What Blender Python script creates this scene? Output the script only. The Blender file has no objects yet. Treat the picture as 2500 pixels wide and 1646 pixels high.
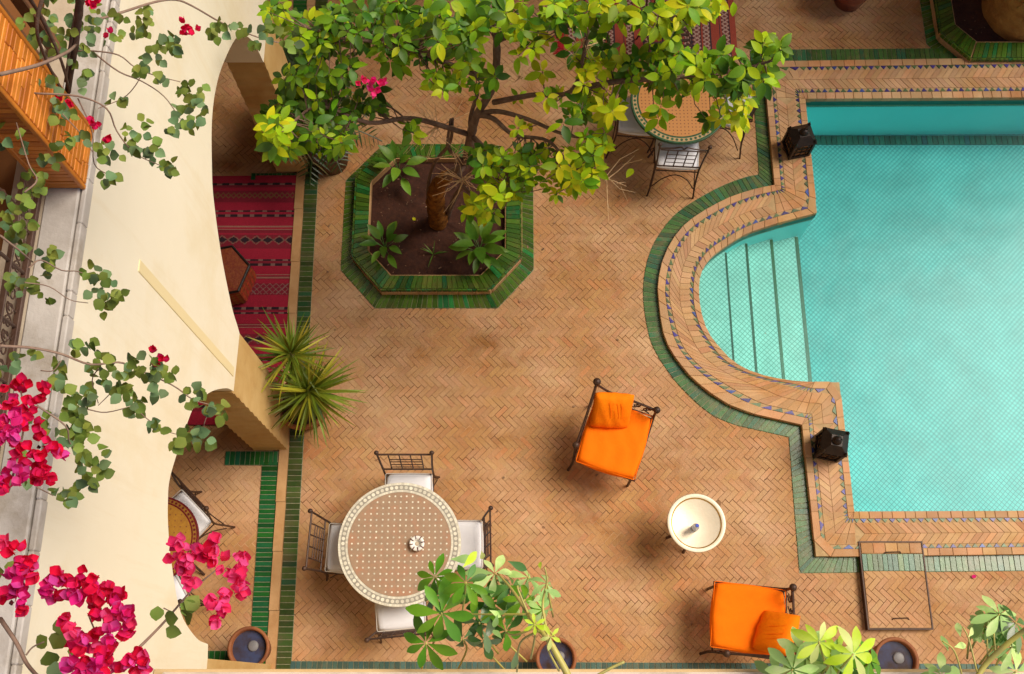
import bpy, math, random
import numpy as np
from mathutils import Vector, Matrix, Quaternion
from mathutils.geometry import tessellate_polygon
random.seed(7); np.random.seed(7)
R = random.uniform
rad = math.radians
D = bpy.data
SC = bpy.context.scene
COL = SC.collection

# ------------------------------------------------------------------ camera, sky, sun, exposure
CAMZ, FOC, TH = 9.5, 2500.0, math.atan(853 / 2500)
CT, ST = math.cos(TH), math.sin(TH)
cam = D.cameras.new('camera'); cam.sensor_width = 36; cam.lens = 36 * FOC / 2500
cam.clip_start = .05; cam.clip_end = 400
camo = D.objects.new('camera', cam); COL.objects.link(camo)
camo.location = (0, 0, CAMZ); camo.rotation_euler = (TH, 0, 0); SC.camera = camo
SUN_EL, SUN_AZ = 53, 68          # azimuth: compass direction the light comes from, clockwise from +y
w = D.worlds.new('World'); SC.world = w; w.use_nodes = True
wn = w.node_tree.nodes; bg = wn['Background']
sky = wn.new('ShaderNodeTexSky'); sky.sky_type = 'NISHITA'; sky.sun_disc = False
sky.sun_elevation = rad(SUN_EL); sky.sun_rotation = rad(SUN_AZ)
sky.altitude = 400; sky.air_density = .45; sky.dust_density = 2.0; sky.ozone_density = .3
w.node_tree.links.new(sky.outputs[0], bg.inputs[0]); bg.inputs[1].default_value = 0.05
sl = D.lights.new('sun', 'SUN'); sl.energy = 1.5; sl.angle = rad(32); sl.color = (1, .90, .75)
so = D.objects.new('sun', sl); COL.objects.link(so)
sdir = Vector((math.sin(rad(SUN_AZ)) * math.cos(rad(SUN_EL)), math.cos(rad(SUN_AZ)) * math.cos(rad(SUN_EL)), math.sin(rad(SUN_EL))))
so.rotation_euler = sdir.to_track_quat('Z', 'Y').to_euler()
vs = SC.view_settings
SC.display_settings.display_device = 'sRGB'
vs.view_transform = 'Standard'; vs.look = 'None'; vs.gamma = 1; vs.use_curve_mapping = False
vs.exposure = 1.42
SC.cycles.max_bounces = 8; SC.cycles.transparent_max_bounces = 12
SC.cycles.sample_clamp_indirect = 6

# ------------------------------------------------------------------ photograph pixel -> place
def ray(u, v):
    X = (u - 1250) / FOC; Y = (823 - v) / FOC
    return Vector((X, Y * CT + ST, Y * ST - CT))
def at(u, v, z=0.0):
    d = ray(u, v); t = (z - CAMZ) / d.z
    return Vector((d.x * t, d.y * t, z))
def onx(u, v, x):
    d = ray(u, v); t = x / d.x
    return Vector((x, d.y * t, CAMZ + d.z * t))
def pix(p):
    z = p[2] - CAMZ; f = p[1] * ST - z * CT; up = p[1] * CT + z * ST
    return 1250 + FOC * p[0] / f, 823 - FOC * up / f
def inframe(p, m=0):
    u, v = pix(p); return -m < u < 2500 + m and -m < v < 1646 + m

# ------------------------------------------------------------------ materials
def pmat(name, c1, c2=None, scale=6, rough=.7, bump=.15, bscale=80, var=.25, c3=None, share=.2, spec=.5,
         dirt=None, dscale=.8, metal=0, coat=0, attr=None, trans=0, sheen=0, hue=0, detail=4, dust=None, uscale=.45, streak=None):
    m = D.materials.new(name); m.use_nodes = True
    nt = m.node_tree; N = nt.nodes; L = nt.links; b = N['Principled BSDF']
    geo = N.new('ShaderNodeNewGeometry'); oi = N.new('ShaderNodeObjectInfo')
    def noise(s, dt=4, ro=.6):
        n = N.new('ShaderNodeTexNoise'); n.inputs['Scale'].default_value = s; n.inputs['Detail'].default_value = dt
        n.inputs['Roughness'].default_value = ro
        L.new(geo.outputs['Position'], n.inputs['Vector']); return n
    def mix(a, bb, f, blend='MIX'):
        x = N.new('ShaderNodeMix'); x.data_type = 'RGBA'; x.blend_type = blend
        for i, s in ((6, a), (7, bb), (0, f)):
            if isinstance(s, (int, float)): x.inputs[i].default_value = s
            elif isinstance(s, tuple): x.inputs[i].default_value = (*s, 1) if len(s) == 3 else s
            else: L.new(s, x.inputs[i])
        return x.outputs[2]
    def math_(op, a, bb=0.0):
        x = N.new('ShaderNodeMath'); x.operation = op
        for i, s in ((0, a), (1, bb)):
            if isinstance(s, (int, float)): x.inputs[i].default_value = s
            else: L.new(s, x.inputs[i])
        return x.outputs[0]
    def ramp(f, a, bb):
        x = N.new('ShaderNodeMapRange'); L.new(f, x.inputs[0])
        x.inputs[1].default_value = a; x.inputs[2].default_value = bb; return x.outputs[0]
    rnd = math_('FRACT', math_('ADD', geo.outputs['Random Per Island'], oi.outputs['Random']))
    if attr:
        at_ = N.new('ShaderNodeAttribute'); at_.attribute_name = attr; col = at_.outputs['Color']
        if c2: col = mix(col, c2, ramp(noise(scale, detail).outputs[0], .45, .8))
    else:
        col = mix(c1, c2 or c1, ramp(noise(scale, detail).outputs[0], .35, .65))
    if c3:
        r2 = math_('FRACT', math_('MULTIPLY', rnd, 7.31))
        col = mix(col, c3, math_('MULTIPLY', math_('LESS_THAN', r2, share), .85))
    if dirt:
        col = mix(col, dirt, math_('MULTIPLY', ramp(noise(dscale, 8, .66).outputs[0], .5, .66), .8))
    if dust:
        col = mix(col, dust, math_('MULTIPLY', ramp(noise(uscale, 7, .68).outputs[0], .42, .66), .8))
    if streak:
        mp = N.new('ShaderNodeMapping'); mp.inputs['Scale'].default_value = (5, 5, .45); L.new(geo.outputs['Position'], mp.inputs['Vector'])
        ns = N.new('ShaderNodeTexNoise'); ns.inputs['Scale'].default_value = 1.0; ns.inputs['Detail'].default_value = 8; ns.inputs['Roughness'].default_value = .7
        L.new(mp.outputs[0], ns.inputs['Vector']); col = mix(col, streak, math_('MULTIPLY', ramp(ns.outputs[0], .52, .75), .55))
    if var:
        val = math_('ADD', math_('MULTIPLY', rnd, 2 * var), 1 - var)
        hs = N.new('ShaderNodeHueSaturation'); L.new(col, hs.inputs['Color']); L.new(val, hs.inputs['Value'])
        if hue:
            r3 = math_('FRACT', math_('MULTIPLY', rnd, 13.7))
            L.new(math_('ADD', math_('MULTIPLY', r3, hue), .5 - hue / 2), hs.inputs['Hue'])
        col = hs.outputs[0]
    L.new(col, b.inputs['Base Color'])
    b.inputs['Roughness'].default_value = rough; b.inputs['Specular IOR Level'].default_value = spec
    b.inputs['Metallic'].default_value = metal
    if coat: b.inputs['Coat Weight'].default_value = coat; b.inputs['Coat Roughness'].default_value = .12
    if sheen: b.inputs['Sheen Weight'].default_value = sheen
    if bump:
        bp = N.new('ShaderNodeBump'); bp.inputs['Strength'].default_value = bump; bp.inputs['Distance'].default_value = .01
        L.new(noise(bscale, 5).outputs[0], bp.inputs['Height']); L.new(bp.outputs[0], b.inputs['Normal'])
    if trans:
        tr = N.new('ShaderNodeBsdfTranslucent'); L.new(col, tr.inputs[0])
        mx = N.new('ShaderNodeMixShader'); mx.inputs[0].default_value = trans
        L.new(b.outputs[0], mx.inputs[1]); L.new(tr.outputs[0], mx.inputs[2])
        L.new(mx.outputs[0], N['Material Output'].inputs['Surface'])
    return m

M = {}
M['brick'] = pmat('paving brick', (.44, .225, .083), (.35, .158, .048), 4.0, .8, .5, 45, .06, (.44, .19, .065), .14, dirt=(.25, .088, .012), dscale=2.1, hue=.012, dust=(.59, .375, .215), uscale=1.0)
M['mortar'] = pmat('mortar', (.09, .034, .009), (.54, .32, .16), 3.5, .9, .3, 90, 0)
M['coping'] = pmat('coping brick', (.50, .28, .125), (.43, .215, .080), 6, .75, .3, 80, .15, (.52, .24, .09), .15, dirt=(.42, .17, .035), dscale=2.0, hue=.018, dust=(.54, .34, .19), uscale=.8)
M['grout'] = pmat('pale grout', (.50, .34, .17), (.38, .25, .12), 14, .9, .2, 90, 0)
M['green'] = pmat('green glazed tile', (.042, .110, .008), (.062, .122, .009), 30, .22, .2, 40, .42, (.010, .135, .035), .18, hue=.03, dirt=(.10, .095, .02), dscale=6, spec=.55)
M['olive'] = pmat('worn olive glazed tile', (.036, .072, .013), (.052, .080, .017), 20, .28, .2, 40, .38, (.020, .085, .035), .2, hue=.03, dirt=(.08, .07, .03), dscale=4, spec=.55)
M['palegreen'] = pmat('weathered green tile', (.040, .115, .022), (.062, .135, .030), 20, .25, .08, 30, .3, (.020, .12, .055), .2, hue=.03, dirt=(.12, .11, .04), dscale=5, spec=.55)
M['tealtile'] = pmat('dull teal tile', (.045, .095, .075), (.06, .11, .085), 20, .5, .05, 30, .3, (.05, .12, .11), .2, hue=.03, dirt=(.10, .09, .05), dscale=5, spec=.3)
M['darkgreen'] = pmat('dark green glazed tile', (.008, .085, .022), (.014, .10, .02), 30, .3, .15, 40, .4, (.012, .12, .05), .2, coat=.1, hue=.04)
M['greengrout'] = pmat('green grout', (.22, .20, .11), (.34, .31, .20), 20, .9, .2, 90, 0)
M['blue'] = pmat('cobalt tile', (.035, .02, .16), (.05, .03, .22), 20, .3, .1, 60, .4, (.02, .06, .25), .25)
M['triangle_green'] = pmat('olive triangle tile', (.10, .13, .03), (.05, .12, .05), 20, .35, .1, 60, .4)
M['wall'] = pmat('cream limewash', (.90, .825, .65), (.88, .80, .62), 1.1, .9, .3, 9, 0, dirt=(.82, .71, .48), dscale=.8, streak=(.78, .65, .42))
M['conduit'] = pmat('yellowed plaster', (.84, .70, .40), (.82, .69, .40), 3, .85, .1, 40, 0)
M['column'] = pmat('ochre plaster', (.62, .42, .17), (.54, .33, .11), 3, .8, .12, 40, 0, dirt=(.46, .25, .07), dscale=2.2, streak=(.44, .25, .08))
M['curb'] = pmat('curb plaster', (.56, .33, .15), (.46, .25, .10), 4, .8, .2, 60, .06, dirt=(.40, .20, .07), dscale=3)
M['concrete'] = pmat('weathered grey render', (.60, .55, .50), (.50, .45, .40), 6, .9, .35, 40, 0, dirt=(.36, .30, .23), dscale=3.5)
M['ledge'] = pmat('pale ledge render', (.80, .68, .56), (.74, .62, .50), 5, .85, .2, 40, 0, dirt=(.45, .36, .27), dscale=3)
M['lip'] = pmat('warm ledge edge', (.70, .50, .26), (.62, .42, .20), 5, .85, .2, 40, 0)
M['soil'] = pmat('dark red soil', (.038, .010, .004), (.062, .018, .007), 22, .95, .9, 35, 0, dirt=(.03, .008, .004), dscale=5)
M['litter'] = pmat('dry litter', (.20, .10, .05), (.32, .20, .12), 30, .9, 0, 40, .5)
M['iron'] = pmat('dark wrought iron', (.045, .022, .014), (.075, .035, .02), 30, .5, .2, 120, .2, metal=.3)
M['blackiron'] = pmat('blackened iron', (.014, .008, .006), (.028, .015, .010), 25, .42, .2, 100, .2, metal=.4)
M['rail'] = pmat('brown painted iron', (.085, .042, .028), (.11, .06, .04), 20, .45, .1, 100, .1, metal=.2)
M['white'] = pmat('white cotton', (.74, .73, .76), (.70, .69, .72), 5, .9, .25, 300, 0, sheen=.2)
M['pipe'] = pmat('cushion piping', (.60, .55, .49), None, 5, .9, 0, 80, 0)
M['orange'] = pmat('orange cotton', (.96, .185, .001), (.93, .165, .001), 5, .85, .3, 30, 0, spec=.15)
M['orange2'] = pmat('orange slub cotton', (.96, .225, .001), (.92, .19, .001), 9, .85, .5, 24, 0, spec=.15)
M['tmosaic'] = pmat('terracotta mosaic', (.36, .235, .145), (.31, .195, .12), 30, .5, .15, 150, .05, dirt=(.42, .20, .11), dscale=9)
M['wmosaic'] = pmat('white mosaic', (.70, .66, .54), (.60, .55, .44), 30, .45, .1, 150, .18)
M['gmosaic'] = pmat('grey mosaic', (.36, .33, .27), (.30, .27, .22), 30, .5, .1, 150, .15)
M['omosaic'] = pmat('ochre mosaic', (.53, .42, .12), (.60, .46, .14), 25, .5, .1, 150, .2, (.60, .22, .05), .3)
M['bmosaic'] = pmat('brown mosaic', (.22, .07, .02), (.16, .05, .015), 25, .5, .1, 150, .25)
M['grmosaic'] = pmat('green mosaic', (.012, .07, .02), (.02, .09, .03), 25, .4, .1, 150, .25)
M['tanmosaic'] = pmat('tan mosaic', (.50, .34, .16), (.44, .28, .12), 25, .5, .1, 150, .15)
M['ymosaic'] = pmat('yellow mosaic', (.32, .15, .014), (.26, .11, .012), 25, .5, .1, 150, .2)
M['rmosaic'] = pmat('maroon mosaic', (.16, .008, .010), (.12, .006, .008), 25, .4, .1, 150, .2)
M['brass'] = pmat('pale brass', (.78, .68, .52), (.72, .62, .46), 6, .45, .1, 50, 0, metal=.3)
M['gold'] = pmat('gold brass', (.62, .36, .06), (.55, .30, .04), 12, .3, .1, 50, 0, metal=.8)
M['darkwood'] = pmat('dark wood', (.10, .04, .018), (.06, .022, .01), 14, .5, .2, 60, .2)
M['terracotta'] = pmat('terracotta', (.30, .10, .028), (.20, .06, .018), 8, .7, .25, 60, .1, dirt=(.20, .06, .02), dscale=5)
M['redpot'] = pmat('red glazed clay', (.17, .025, .018), (.22, .04, .02), 8, .3, .15, 40, 0, coat=.3)
M['plank'] = pmat('varnished cedar plank', (.74, .25, .030), (.60, .18, .018), 8, .45, .2, 60, .22, (.46, .12, .012), .25, coat=.15)
M['beam'] = pmat('brown painted beam', (.14, .055, .022), (.19, .08, .032), 8, .6, .2, 50, .1)
M['ochrefloor'] = pmat('ochre floor', (.24, .09, .02), (.18, .065, .014), 3, .8, .2, 60, 0)
M['bark'] = pmat('citrus bark', (.115, .06, .038), (.19, .115, .08), 16, .9, .7, 60, 0)
M['stump'] = pmat('orange bark', (.26, .10, .018), (.085, .030, .008), 22, .95, 1.0, 30, 0, spec=.1)
M['twig'] = pmat('dry twig', (.58, .36, .17), (.66, .44, .25), 20, .8, .1, 60, .2)
M['vine'] = pmat('vine stem', (.23, .14, .10), (.30, .20, .145), 20, .85, .3, 60, .1)
M['vinetrunk'] = pmat('old vine trunk', (.075, .04, .025), (.13, .075, .05), 16, .9, .6, 50, 0)
M['palmbark'] = pmat('palm trunk fibre', (.40, .19, .045), (.29, .12, .025), 9, .9, .9, 34, 0)
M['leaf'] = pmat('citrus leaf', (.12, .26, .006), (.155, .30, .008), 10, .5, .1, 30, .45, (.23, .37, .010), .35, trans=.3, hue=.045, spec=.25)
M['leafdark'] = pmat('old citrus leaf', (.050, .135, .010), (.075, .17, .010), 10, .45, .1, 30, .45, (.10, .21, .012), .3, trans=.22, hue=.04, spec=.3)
M['lime'] = pmat('sunlit lime leaf', (.33, .50, .008), (.38, .54, .010), 10, .5, .1, 30, .25, (.50, .58, .010), .3, trans=.35, hue=.03, spec=.25)  # sunlight on some crown clusters put into a lighter leaf colour
M['yellow'] = pmat('yellow citrus leaf', (.64, .60, .010), (.56, .56, .010), 10, .5, .1, 30, .2, trans=.35, spec=.25)  # brightest sunlit clusters, their light painted as yellow
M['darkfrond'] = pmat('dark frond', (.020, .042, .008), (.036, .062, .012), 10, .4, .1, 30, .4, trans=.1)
M['drygrass'] = pmat('dry frond', (.16, .11, .03), (.10, .09, .02), 10, .7, .1, 30, .4)
M['yucca'] = pmat('yucca leaf', (.10, .145, .010), (.15, .19, .014), 6, .5, .1, 30, .4, (.30, .27, .02), .22, trans=.15, hue=.04, spec=.3)
M['lily'] = pmat('broad leaf', (.06, .155, .012), (.10, .22, .016), 10, .42, .2, 20, .35, (.15, .28, .018), .3, trans=.2, hue=.04, spec=.35)
M['bougleaf'] = pmat('bougainvillea leaf', (.165, .235, .035), (.20, .26, .05), 12, .6, .15, 30, .4, (.15, .25, .12), .3, trans=.25, hue=.05, spec=.25)
M['pink'] = pmat('pink bract', (.92, .05, .22), (.88, .04, .16), 12, .7, .2, 40, .15, (.92, .12, .36), .35, trans=.35, hue=.02, spec=.2)
M['magenta'] = pmat('magenta bract', (.80, .016, .26), (.82, .020, .18), 12, .7, .2, 40, .2, (.80, .09, .42), .4, trans=.35, hue=.02, spec=.2)
M['red'] = pmat('red bract', (.80, .008, .075), (.72, .007, .045), 12, .7, .2, 40, .2, (.82, .02, .16), .35, trans=.35, spec=.2)
M['dead'] = pmat('dark dry bud', (.12, .012, .02), None, 12, .7, 0, 40, .3)
M['scheff'] = pmat('umbrella leaf', (.13, .33, .018), (.17, .38, .022), 12, .42, .1, 30, .35, (.09, .24, .03), .3, trans=.3, hue=.03, spec=.3)
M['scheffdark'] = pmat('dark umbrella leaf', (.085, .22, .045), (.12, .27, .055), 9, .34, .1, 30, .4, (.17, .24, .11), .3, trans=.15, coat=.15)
M['scheffpale'] = pmat('variegated sunlit umbrella leaf', (.50, .78, .22), (.76, .90, .40), 14, .5, .1, 30, .2, (.38, .62, .20), .35, trans=.3, spec=.3)  # cream variegation, and direct sun painted as a pale leaf colour
M['scheffyellow'] = pmat('sunlit umbrella leaf', (.60, .85, .03), (.74, .90, .12), 12, .4, .1, 30, .15, (.85, .92, .34), .3, trans=.35, spec=.3)  # direct sun on the leaves painted as bright yellow green
M['scheffstem'] = pmat('yellow green stem', (.55, .48, .10), (.46, .40, .12), 12, .5, .1, 30, .1)
M['stone'] = pmat('pale stone', (.58, .48, .36), (.48, .38, .27), 6, .8, .2, 50, 0)
M['ceramic'] = pmat('white ceramic', (.76, .73, .68), None, 12, .3, 0, 40, 0)
M['ashmark'] = pmat('dark painted mark', (.10, .03, .03), None, 12, .4, 0, 40, 0)
M['bluecap'] = pmat('blue plastic cap', (.02, .06, .50), None, 12, .35, 0, 40, 0)
M['leather'] = pmat('embossed leather', (.24, .030, .010), (.32, .075, .014), 36, .6, .5, 60, 0)
M['blackleather'] = pmat('black leather', (.012, .006, .005), None, 12, .45, .1, 60, 0)
M['rugcol'] = pmat('woven wool', (.3, .01, .02), None, 30, .95, .5, 160, 0, attr='Col', sheen=.1)
M['fringe'] = pmat('red wool fringe', (.50, .01, .02), (.42, .008, .02), 30, .95, .3, 80, .2)

def water_pool():
    m = D.materials.new('pool water'); m.use_nodes = True; nt = m.node_tree; N = nt.nodes; L = nt.links
    N.remove(N['Principled BSDF'])
    tr = N.new('ShaderNodeBsdfTransparent'); tr.inputs[0].default_value = (.62, .97, .97, 1)
    gl = N.new('ShaderNodeBsdfGlossy'); gl.inputs['Roughness'].default_value = .26
    fr = N.new('ShaderNodeFresnel'); fr.inputs[0].default_value = 1.33
    geo = N.new('ShaderNodeNewGeometry')
    n = N.new('ShaderNodeTexNoise'); n.inputs['Scale'].default_value = 2.2; n.inputs['Detail'].default_value = 3
    L.new(geo.outputs['Position'], n.inputs['Vector'])
    bp = N.new('ShaderNodeBump'); bp.inputs['Strength'].default_value = .12; bp.inputs['Distance'].default_value = .05
    L.new(n.outputs[0], bp.inputs['Height']); L.new(bp.outputs[0], gl.inputs['Normal']); L.new(bp.outputs[0], fr.inputs['Normal'])
    mx = N.new('ShaderNodeMixShader'); L.new(fr.outputs[0], mx.inputs[0]); L.new(tr.outputs[0], mx.inputs[1]); L.new(gl.outputs[0], mx.inputs[2])
    L.new(mx.outputs[0], N['Material Output'].inputs['Surface'])
    return m
M['water'] = water_pool()

def pool_tiles(name, ca, cb, grout, cell, ang=45):
    m = D.materials.new(name); m.use_nodes = True; nt = m.node_tree; N = nt.nodes; L = nt.links; b = N['Principled BSDF']
    geo = N.new('ShaderNodeNewGeometry'); mp = N.new('ShaderNodeMapping'); mp.inputs['Rotation'].default_value = (0, 0, rad(ang))
    L.new(geo.outputs['Position'], mp.inputs['Vector'])
    # slight wobble so that the courses are not ruler straight
    nz = N.new('ShaderNodeTexNoise'); nz.inputs['Scale'].default_value = 2.5; nz.inputs['Detail'].default_value = 2
    L.new(geo.outputs['Position'], nz.inputs['Vector'])
    ad = N.new('ShaderNodeVectorMath'); ad.operation = 'MULTIPLY_ADD'
    L.new(nz.outputs['Color'], ad.inputs[0]); ad.inputs[1].default_value = (.03, .03, 0); L.new(mp.outputs[0], ad.inputs[2])
    br = N.new('ShaderNodeTexBrick'); br.offset = 0.0; br.squash = 1
    br.inputs['Scale'].default_value = 1; br.inputs['Brick Width'].default_value = cell; br.inputs['Row Height'].default_value = cell
    br.inputs['Mortar Size'].default_value = cell * .10; br.inputs['Mortar Smooth'].default_value = .3; br.inputs['Bias'].default_value = 0
    br.inputs['Color1'].default_value = (*ca, 1); br.inputs['Color2'].default_value = (*cb, 1); br.inputs['Mortar'].default_value = (*grout, 1)
    L.new(ad.outputs[0], br.inputs['Vector'])
    n2 = N.new('ShaderNodeTexNoise'); n2.inputs['Scale'].default_value = 2.6; n2.inputs['Detail'].default_value = 7
    L.new(geo.outputs['Position'], n2.inputs['Vector'])
    mr = N.new('ShaderNodeMapRange'); L.new(n2.outputs[0], mr.inputs[0]); mr.inputs[1].default_value = .35; mr.inputs[2].default_value = .7
    mr.inputs[3].default_value = .84; mr.inputs[4].default_value = 1.10
    hs = N.new('ShaderNodeHueSaturation'); L.new(br.outputs[0], hs.inputs['Color']); L.new(mr.outputs[0], hs.inputs['Value'])
    L.new(hs.outputs[0], b.inputs['Base Color']); b.inputs['Roughness'].default_value = .5
    return m
M['poolfloor'] = pool_tiles('pool floor mosaic', (.15, .52, .51), (.20, .58, .565), (.02, .22, .22), .038)
M['poolstep'] = pool_tiles('pool step mosaic', (.62, .76, .68), (.68, .82, .74), (.26, .42, .34), .038)
M['poolwall'] = pmat('pool wall render', (.40, .95, .95), (.36, .92, .92), 1.2, .5, .05, 30, 0)
M['poolband'] = pmat('pool band tile', (.006, .12, .085), (.012, .16, .11), 16, .4, .1, 60, .3, (.01, .09, .11), .15)
def glass_mat(name, tint, rough=.05, mixv=.75):
    m = D.materials.new(name); m.use_nodes = True; nt = m.node_tree; N = nt.nodes; L = nt.links
    b = N['Principled BSDF']; b.inputs['Base Color'].default_value = (*tint, 1); b.inputs['Roughness'].default_value = rough
    tr = N.new('ShaderNodeBsdfTransparent'); tr.inputs[0].default_value = (*tint, 1)
    mx = N.new('ShaderNodeMixShader'); mx.inputs[0].default_value = mixv
    L.new(b.outputs[0], mx.inputs[1]); L.new(tr.outputs[0], mx.inputs[2]); L.new(mx.outputs[0], N['Material Output'].inputs['Surface'])
    return m
M['plastic'] = glass_mat('clear plastic', (.78, .80, .86), .15, .55)
M['amber'] = glass_mat('amber glass', (.50, .26, .12), .15, .4)
M['skywater'] = pmat('sky tinted water', (.055, .065, .13), (.05, .03, .02), 7, .12, .02, 20, 0, spec=.25)  # blue base colour stands in for sky mirrored in the pot water
M['greydisc'] = pmat('grey stone disc', (.20, .19, .20), (.15, .14, .14), 8, .5, .1, 40, 0)

# ------------------------------------------------------------------ mesh helpers
class MB:
    def __init__(s): s.v = []; s.f = []; s.m = []
    def add(s, vs, fs, mi=0):
        o = len(s.v); s.v.extend([tuple(p) for p in vs]); s.f.extend([tuple(i + o for i in f) for f in fs]); s.m.extend([mi] * len(fs)); return s
    def build(s, name, mat, parent=None, smooth=False, loc=None, rot=None):
        me = D.meshes.new(name); me.from_pydata(s.v, [], s.f); 
        for mm in (mat if isinstance(mat, (list, tuple)) else [mat]): me.materials.append(mm)
        if any(s.m): me.polygons.foreach_set('material_index', s.m)
        if smooth: me.polygons.foreach_set('use_smooth', [True] * len(me.polygons))
        me.update()
        return link(name, me, parent, loc, rot)
def link(name, me, parent=None, loc=None, rot=None):
    o = D.objects.new(name, me); COL.objects.link(o)
    if parent is not None: o.parent = parent
    if loc is not None: o.location = loc
    if rot is not None: o.rotation_euler = rot if hasattr(rot, '__len__') else (0, 0, rot)
    return o
def thing(name, label, cat, loc=(0, 0, 0), rz=0, group=None):
    o = D.objects.new(name, None); COL.objects.link(o); o.location = loc; o.rotation_euler = (0, 0, rz)
    o.empty_display_size = .1
    return tag(o, label, cat, group)
def tag(o, label, cat, group=None):
    o['label'] = label; o['category'] = cat
    if group: o['group'] = group
    return o
def kind(o, k): o['kind'] = k; return o
def box(mb, x0, x1, y0, y1, z0, z1, mi=0):
    return mb.add([(x0, y0, z0), (x1, y0, z0), (x1, y1, z0), (x0, y1, z0), (x0, y0, z1), (x1, y0, z1), (x1, y1, z1), (x0, y1, z1)],
                  [(0, 3, 2, 1), (4, 5, 6, 7), (0, 1, 5, 4), (1, 2, 6, 5), (2, 3, 7, 6), (3, 0, 4, 7)], mi)
def bbox(mb, x0, x1, y0, y1, z0, z1, c=.006, mi=0):
    """box with chamfered vertical and top edges"""
    p = [(x0 + c, y0), (x1 - c, y0), (x1, y0 + c), (x1, y1 - c), (x1 - c, y1), (x0 + c, y1), (x0, y1 - c), (x0, y0 + c)]
    cx, cy = (x0 + x1) / 2, (y0 + y1) / 2
    q = [(cx + (a - cx) * (1 - 2 * c / max(x1 - x0, 1e-6)), cy + (b - cy) * (1 - 2 * c / max(y1 - y0, 1e-6))) for a, b in p]
    v = [(a, b, z0) for a, b in p] + [(a, b, z1 - c) for a, b in p] + [(a, b, z1) for a, b in q]
    f = [(i, (i + 1) % 8, 8 + (i + 1) % 8, 8 + i) for i in range(8)] + [(8 + i, 8 + (i + 1) % 8, 16 + (i + 1) % 8, 16 + i) for i in range(8)]
    f += [tuple(range(16, 24)), tuple(range(7, -1, -1))]
    return mb.add(v, f, mi)
def prism(mb, poly, z0, z1, mi=0, bottom=True):
    n = len(poly); v = [(p[0], p[1], z0) for p in poly] + [(p[0], p[1], z1) for p in poly]
    f = [(i, (i + 1) % n, n + (i + 1) % n, n + i) for i in range(n)] + [tuple(range(n, 2 * n))]
    if bottom: f.append(tuple(range(n - 1, -1, -1)))
    return mb.add(v, f, mi)
def tube(mb, pts, r, seg=6, mi=0, cap=True, closed=False):
    pts = [Vector(p) for p in pts]; n = len(pts); rs = r if isinstance(r, (list, tuple)) else [r] * n
    vs = []; up = None
    for i, p in enumerate(pts):
        if closed: t = pts[(i + 1) % n] - pts[i - 1]
        else: t = pts[min(i + 1, n - 1)] - pts[max(i - 1, 0)]
        t = t.normalized() if t.length > 1e-9 else Vector((0, 0, 1))
        if up is None: up = t.orthogonal().normalized()
        else:
            up = up - t * up.dot(t); up = up.normalized() if up.length > 1e-6 else t.orthogonal().normalized()
        s = t.cross(up)
        for k in range(seg):
            a = 2 * math.pi * k / seg; vs.append(p + (up * math.cos(a) + s * math.sin(a)) * rs[i])
    fs = []
    for i in range(n if closed else n - 1):
        j = (i + 1) % n
        for k in range(seg): fs.append((i * seg + k, i * seg + (k + 1) % seg, j * seg + (k + 1) % seg, j * seg + k))
    if cap and not closed: fs += [tuple(range(seg - 1, -1, -1)), tuple((n - 1) * seg + k for k in range(seg))]
    return mb.add(vs, fs, mi)
def lathe(mb, prof, c=(0, 0, 0), seg=32, mi=0, wob=0):
    v = []; n = len(prof)
    for k in range(seg):
        a = 2 * math.pi * k / seg
        for r, z in prof: v.append((c[0] + r * math.cos(a), c[1] + r * math.sin(a), c[2] + z))
    f = []
    for k in range(seg):
        k2 = (k + 1) % seg
        for i in range(n - 1):
            a, b = k * n + i, k2 * n + i
            if prof[i][0] < 1e-6: f.append((a, b + 1, a + 1))
            elif prof[i + 1][0] < 1e-6: f.append((a, b, a + 1))
            else: f.append((a, b, b + 1, a + 1))
    return mb.add(v, f, mi)
def ball(mb, c, r, seg=12, mi=0, sz=1):
    pr = [(r * math.sin(math.pi * i / 8) if 0 < i < 8 else 0, -r * sz * math.cos(math.pi * i / 8)) for i in range(9)]
    return lathe(mb, pr, c, seg, mi)
def cr(pts, n=6):
    """smooth curve through points"""
    P = [Vector(p) for p in pts]; P = [2 * P[0] - P[1]] + P + [2 * P[-1] - P[-2]]; out = []
    for i in range(1, len(P) - 2):
        a, b, c, d = P[i - 1:i + 3]
        for k in range(n):
            t = k / n
            out.append(.5 * ((2 * b) + (c - a) * t + (2 * a - 5 * b + 4 * c - d) * t * t + (3 * b - a - 3 * c + d) * t ** 3))
    out.append(P[-2]); return out
def spiral(c, r0, r1, a0, turns, ax, ay, n=18):
    c = Vector(c); ax = Vector(ax); ay = Vector(ay); out = []
    for i in range(n + 1):
        t = i / n; a = a0 + turns * 2 * math.pi * t; r = r0 + (r1 - r0) * t
        out.append(c + ax * (r * math.cos(a)) + ay * (r * math.sin(a)))
    return out
def inpoly(P, poly):
    P = np.asarray(P); x, y = P[:, 0], P[:, 1]; res = np.zeros(len(P), bool); n = len(poly)
    for i in range(n):
        x1, y1 = poly[i][:2]; x2, y2 = poly[(i + 1) % n][:2]
        c = (y1 > y) != (y2 > y)
        with np.errstate(divide='ignore', invalid='ignore'): xi = (x2 - x1) * (y - y1) / (y2 - y1 + 1e-12) + x1
        res ^= c & (x < xi)
    return res
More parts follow.
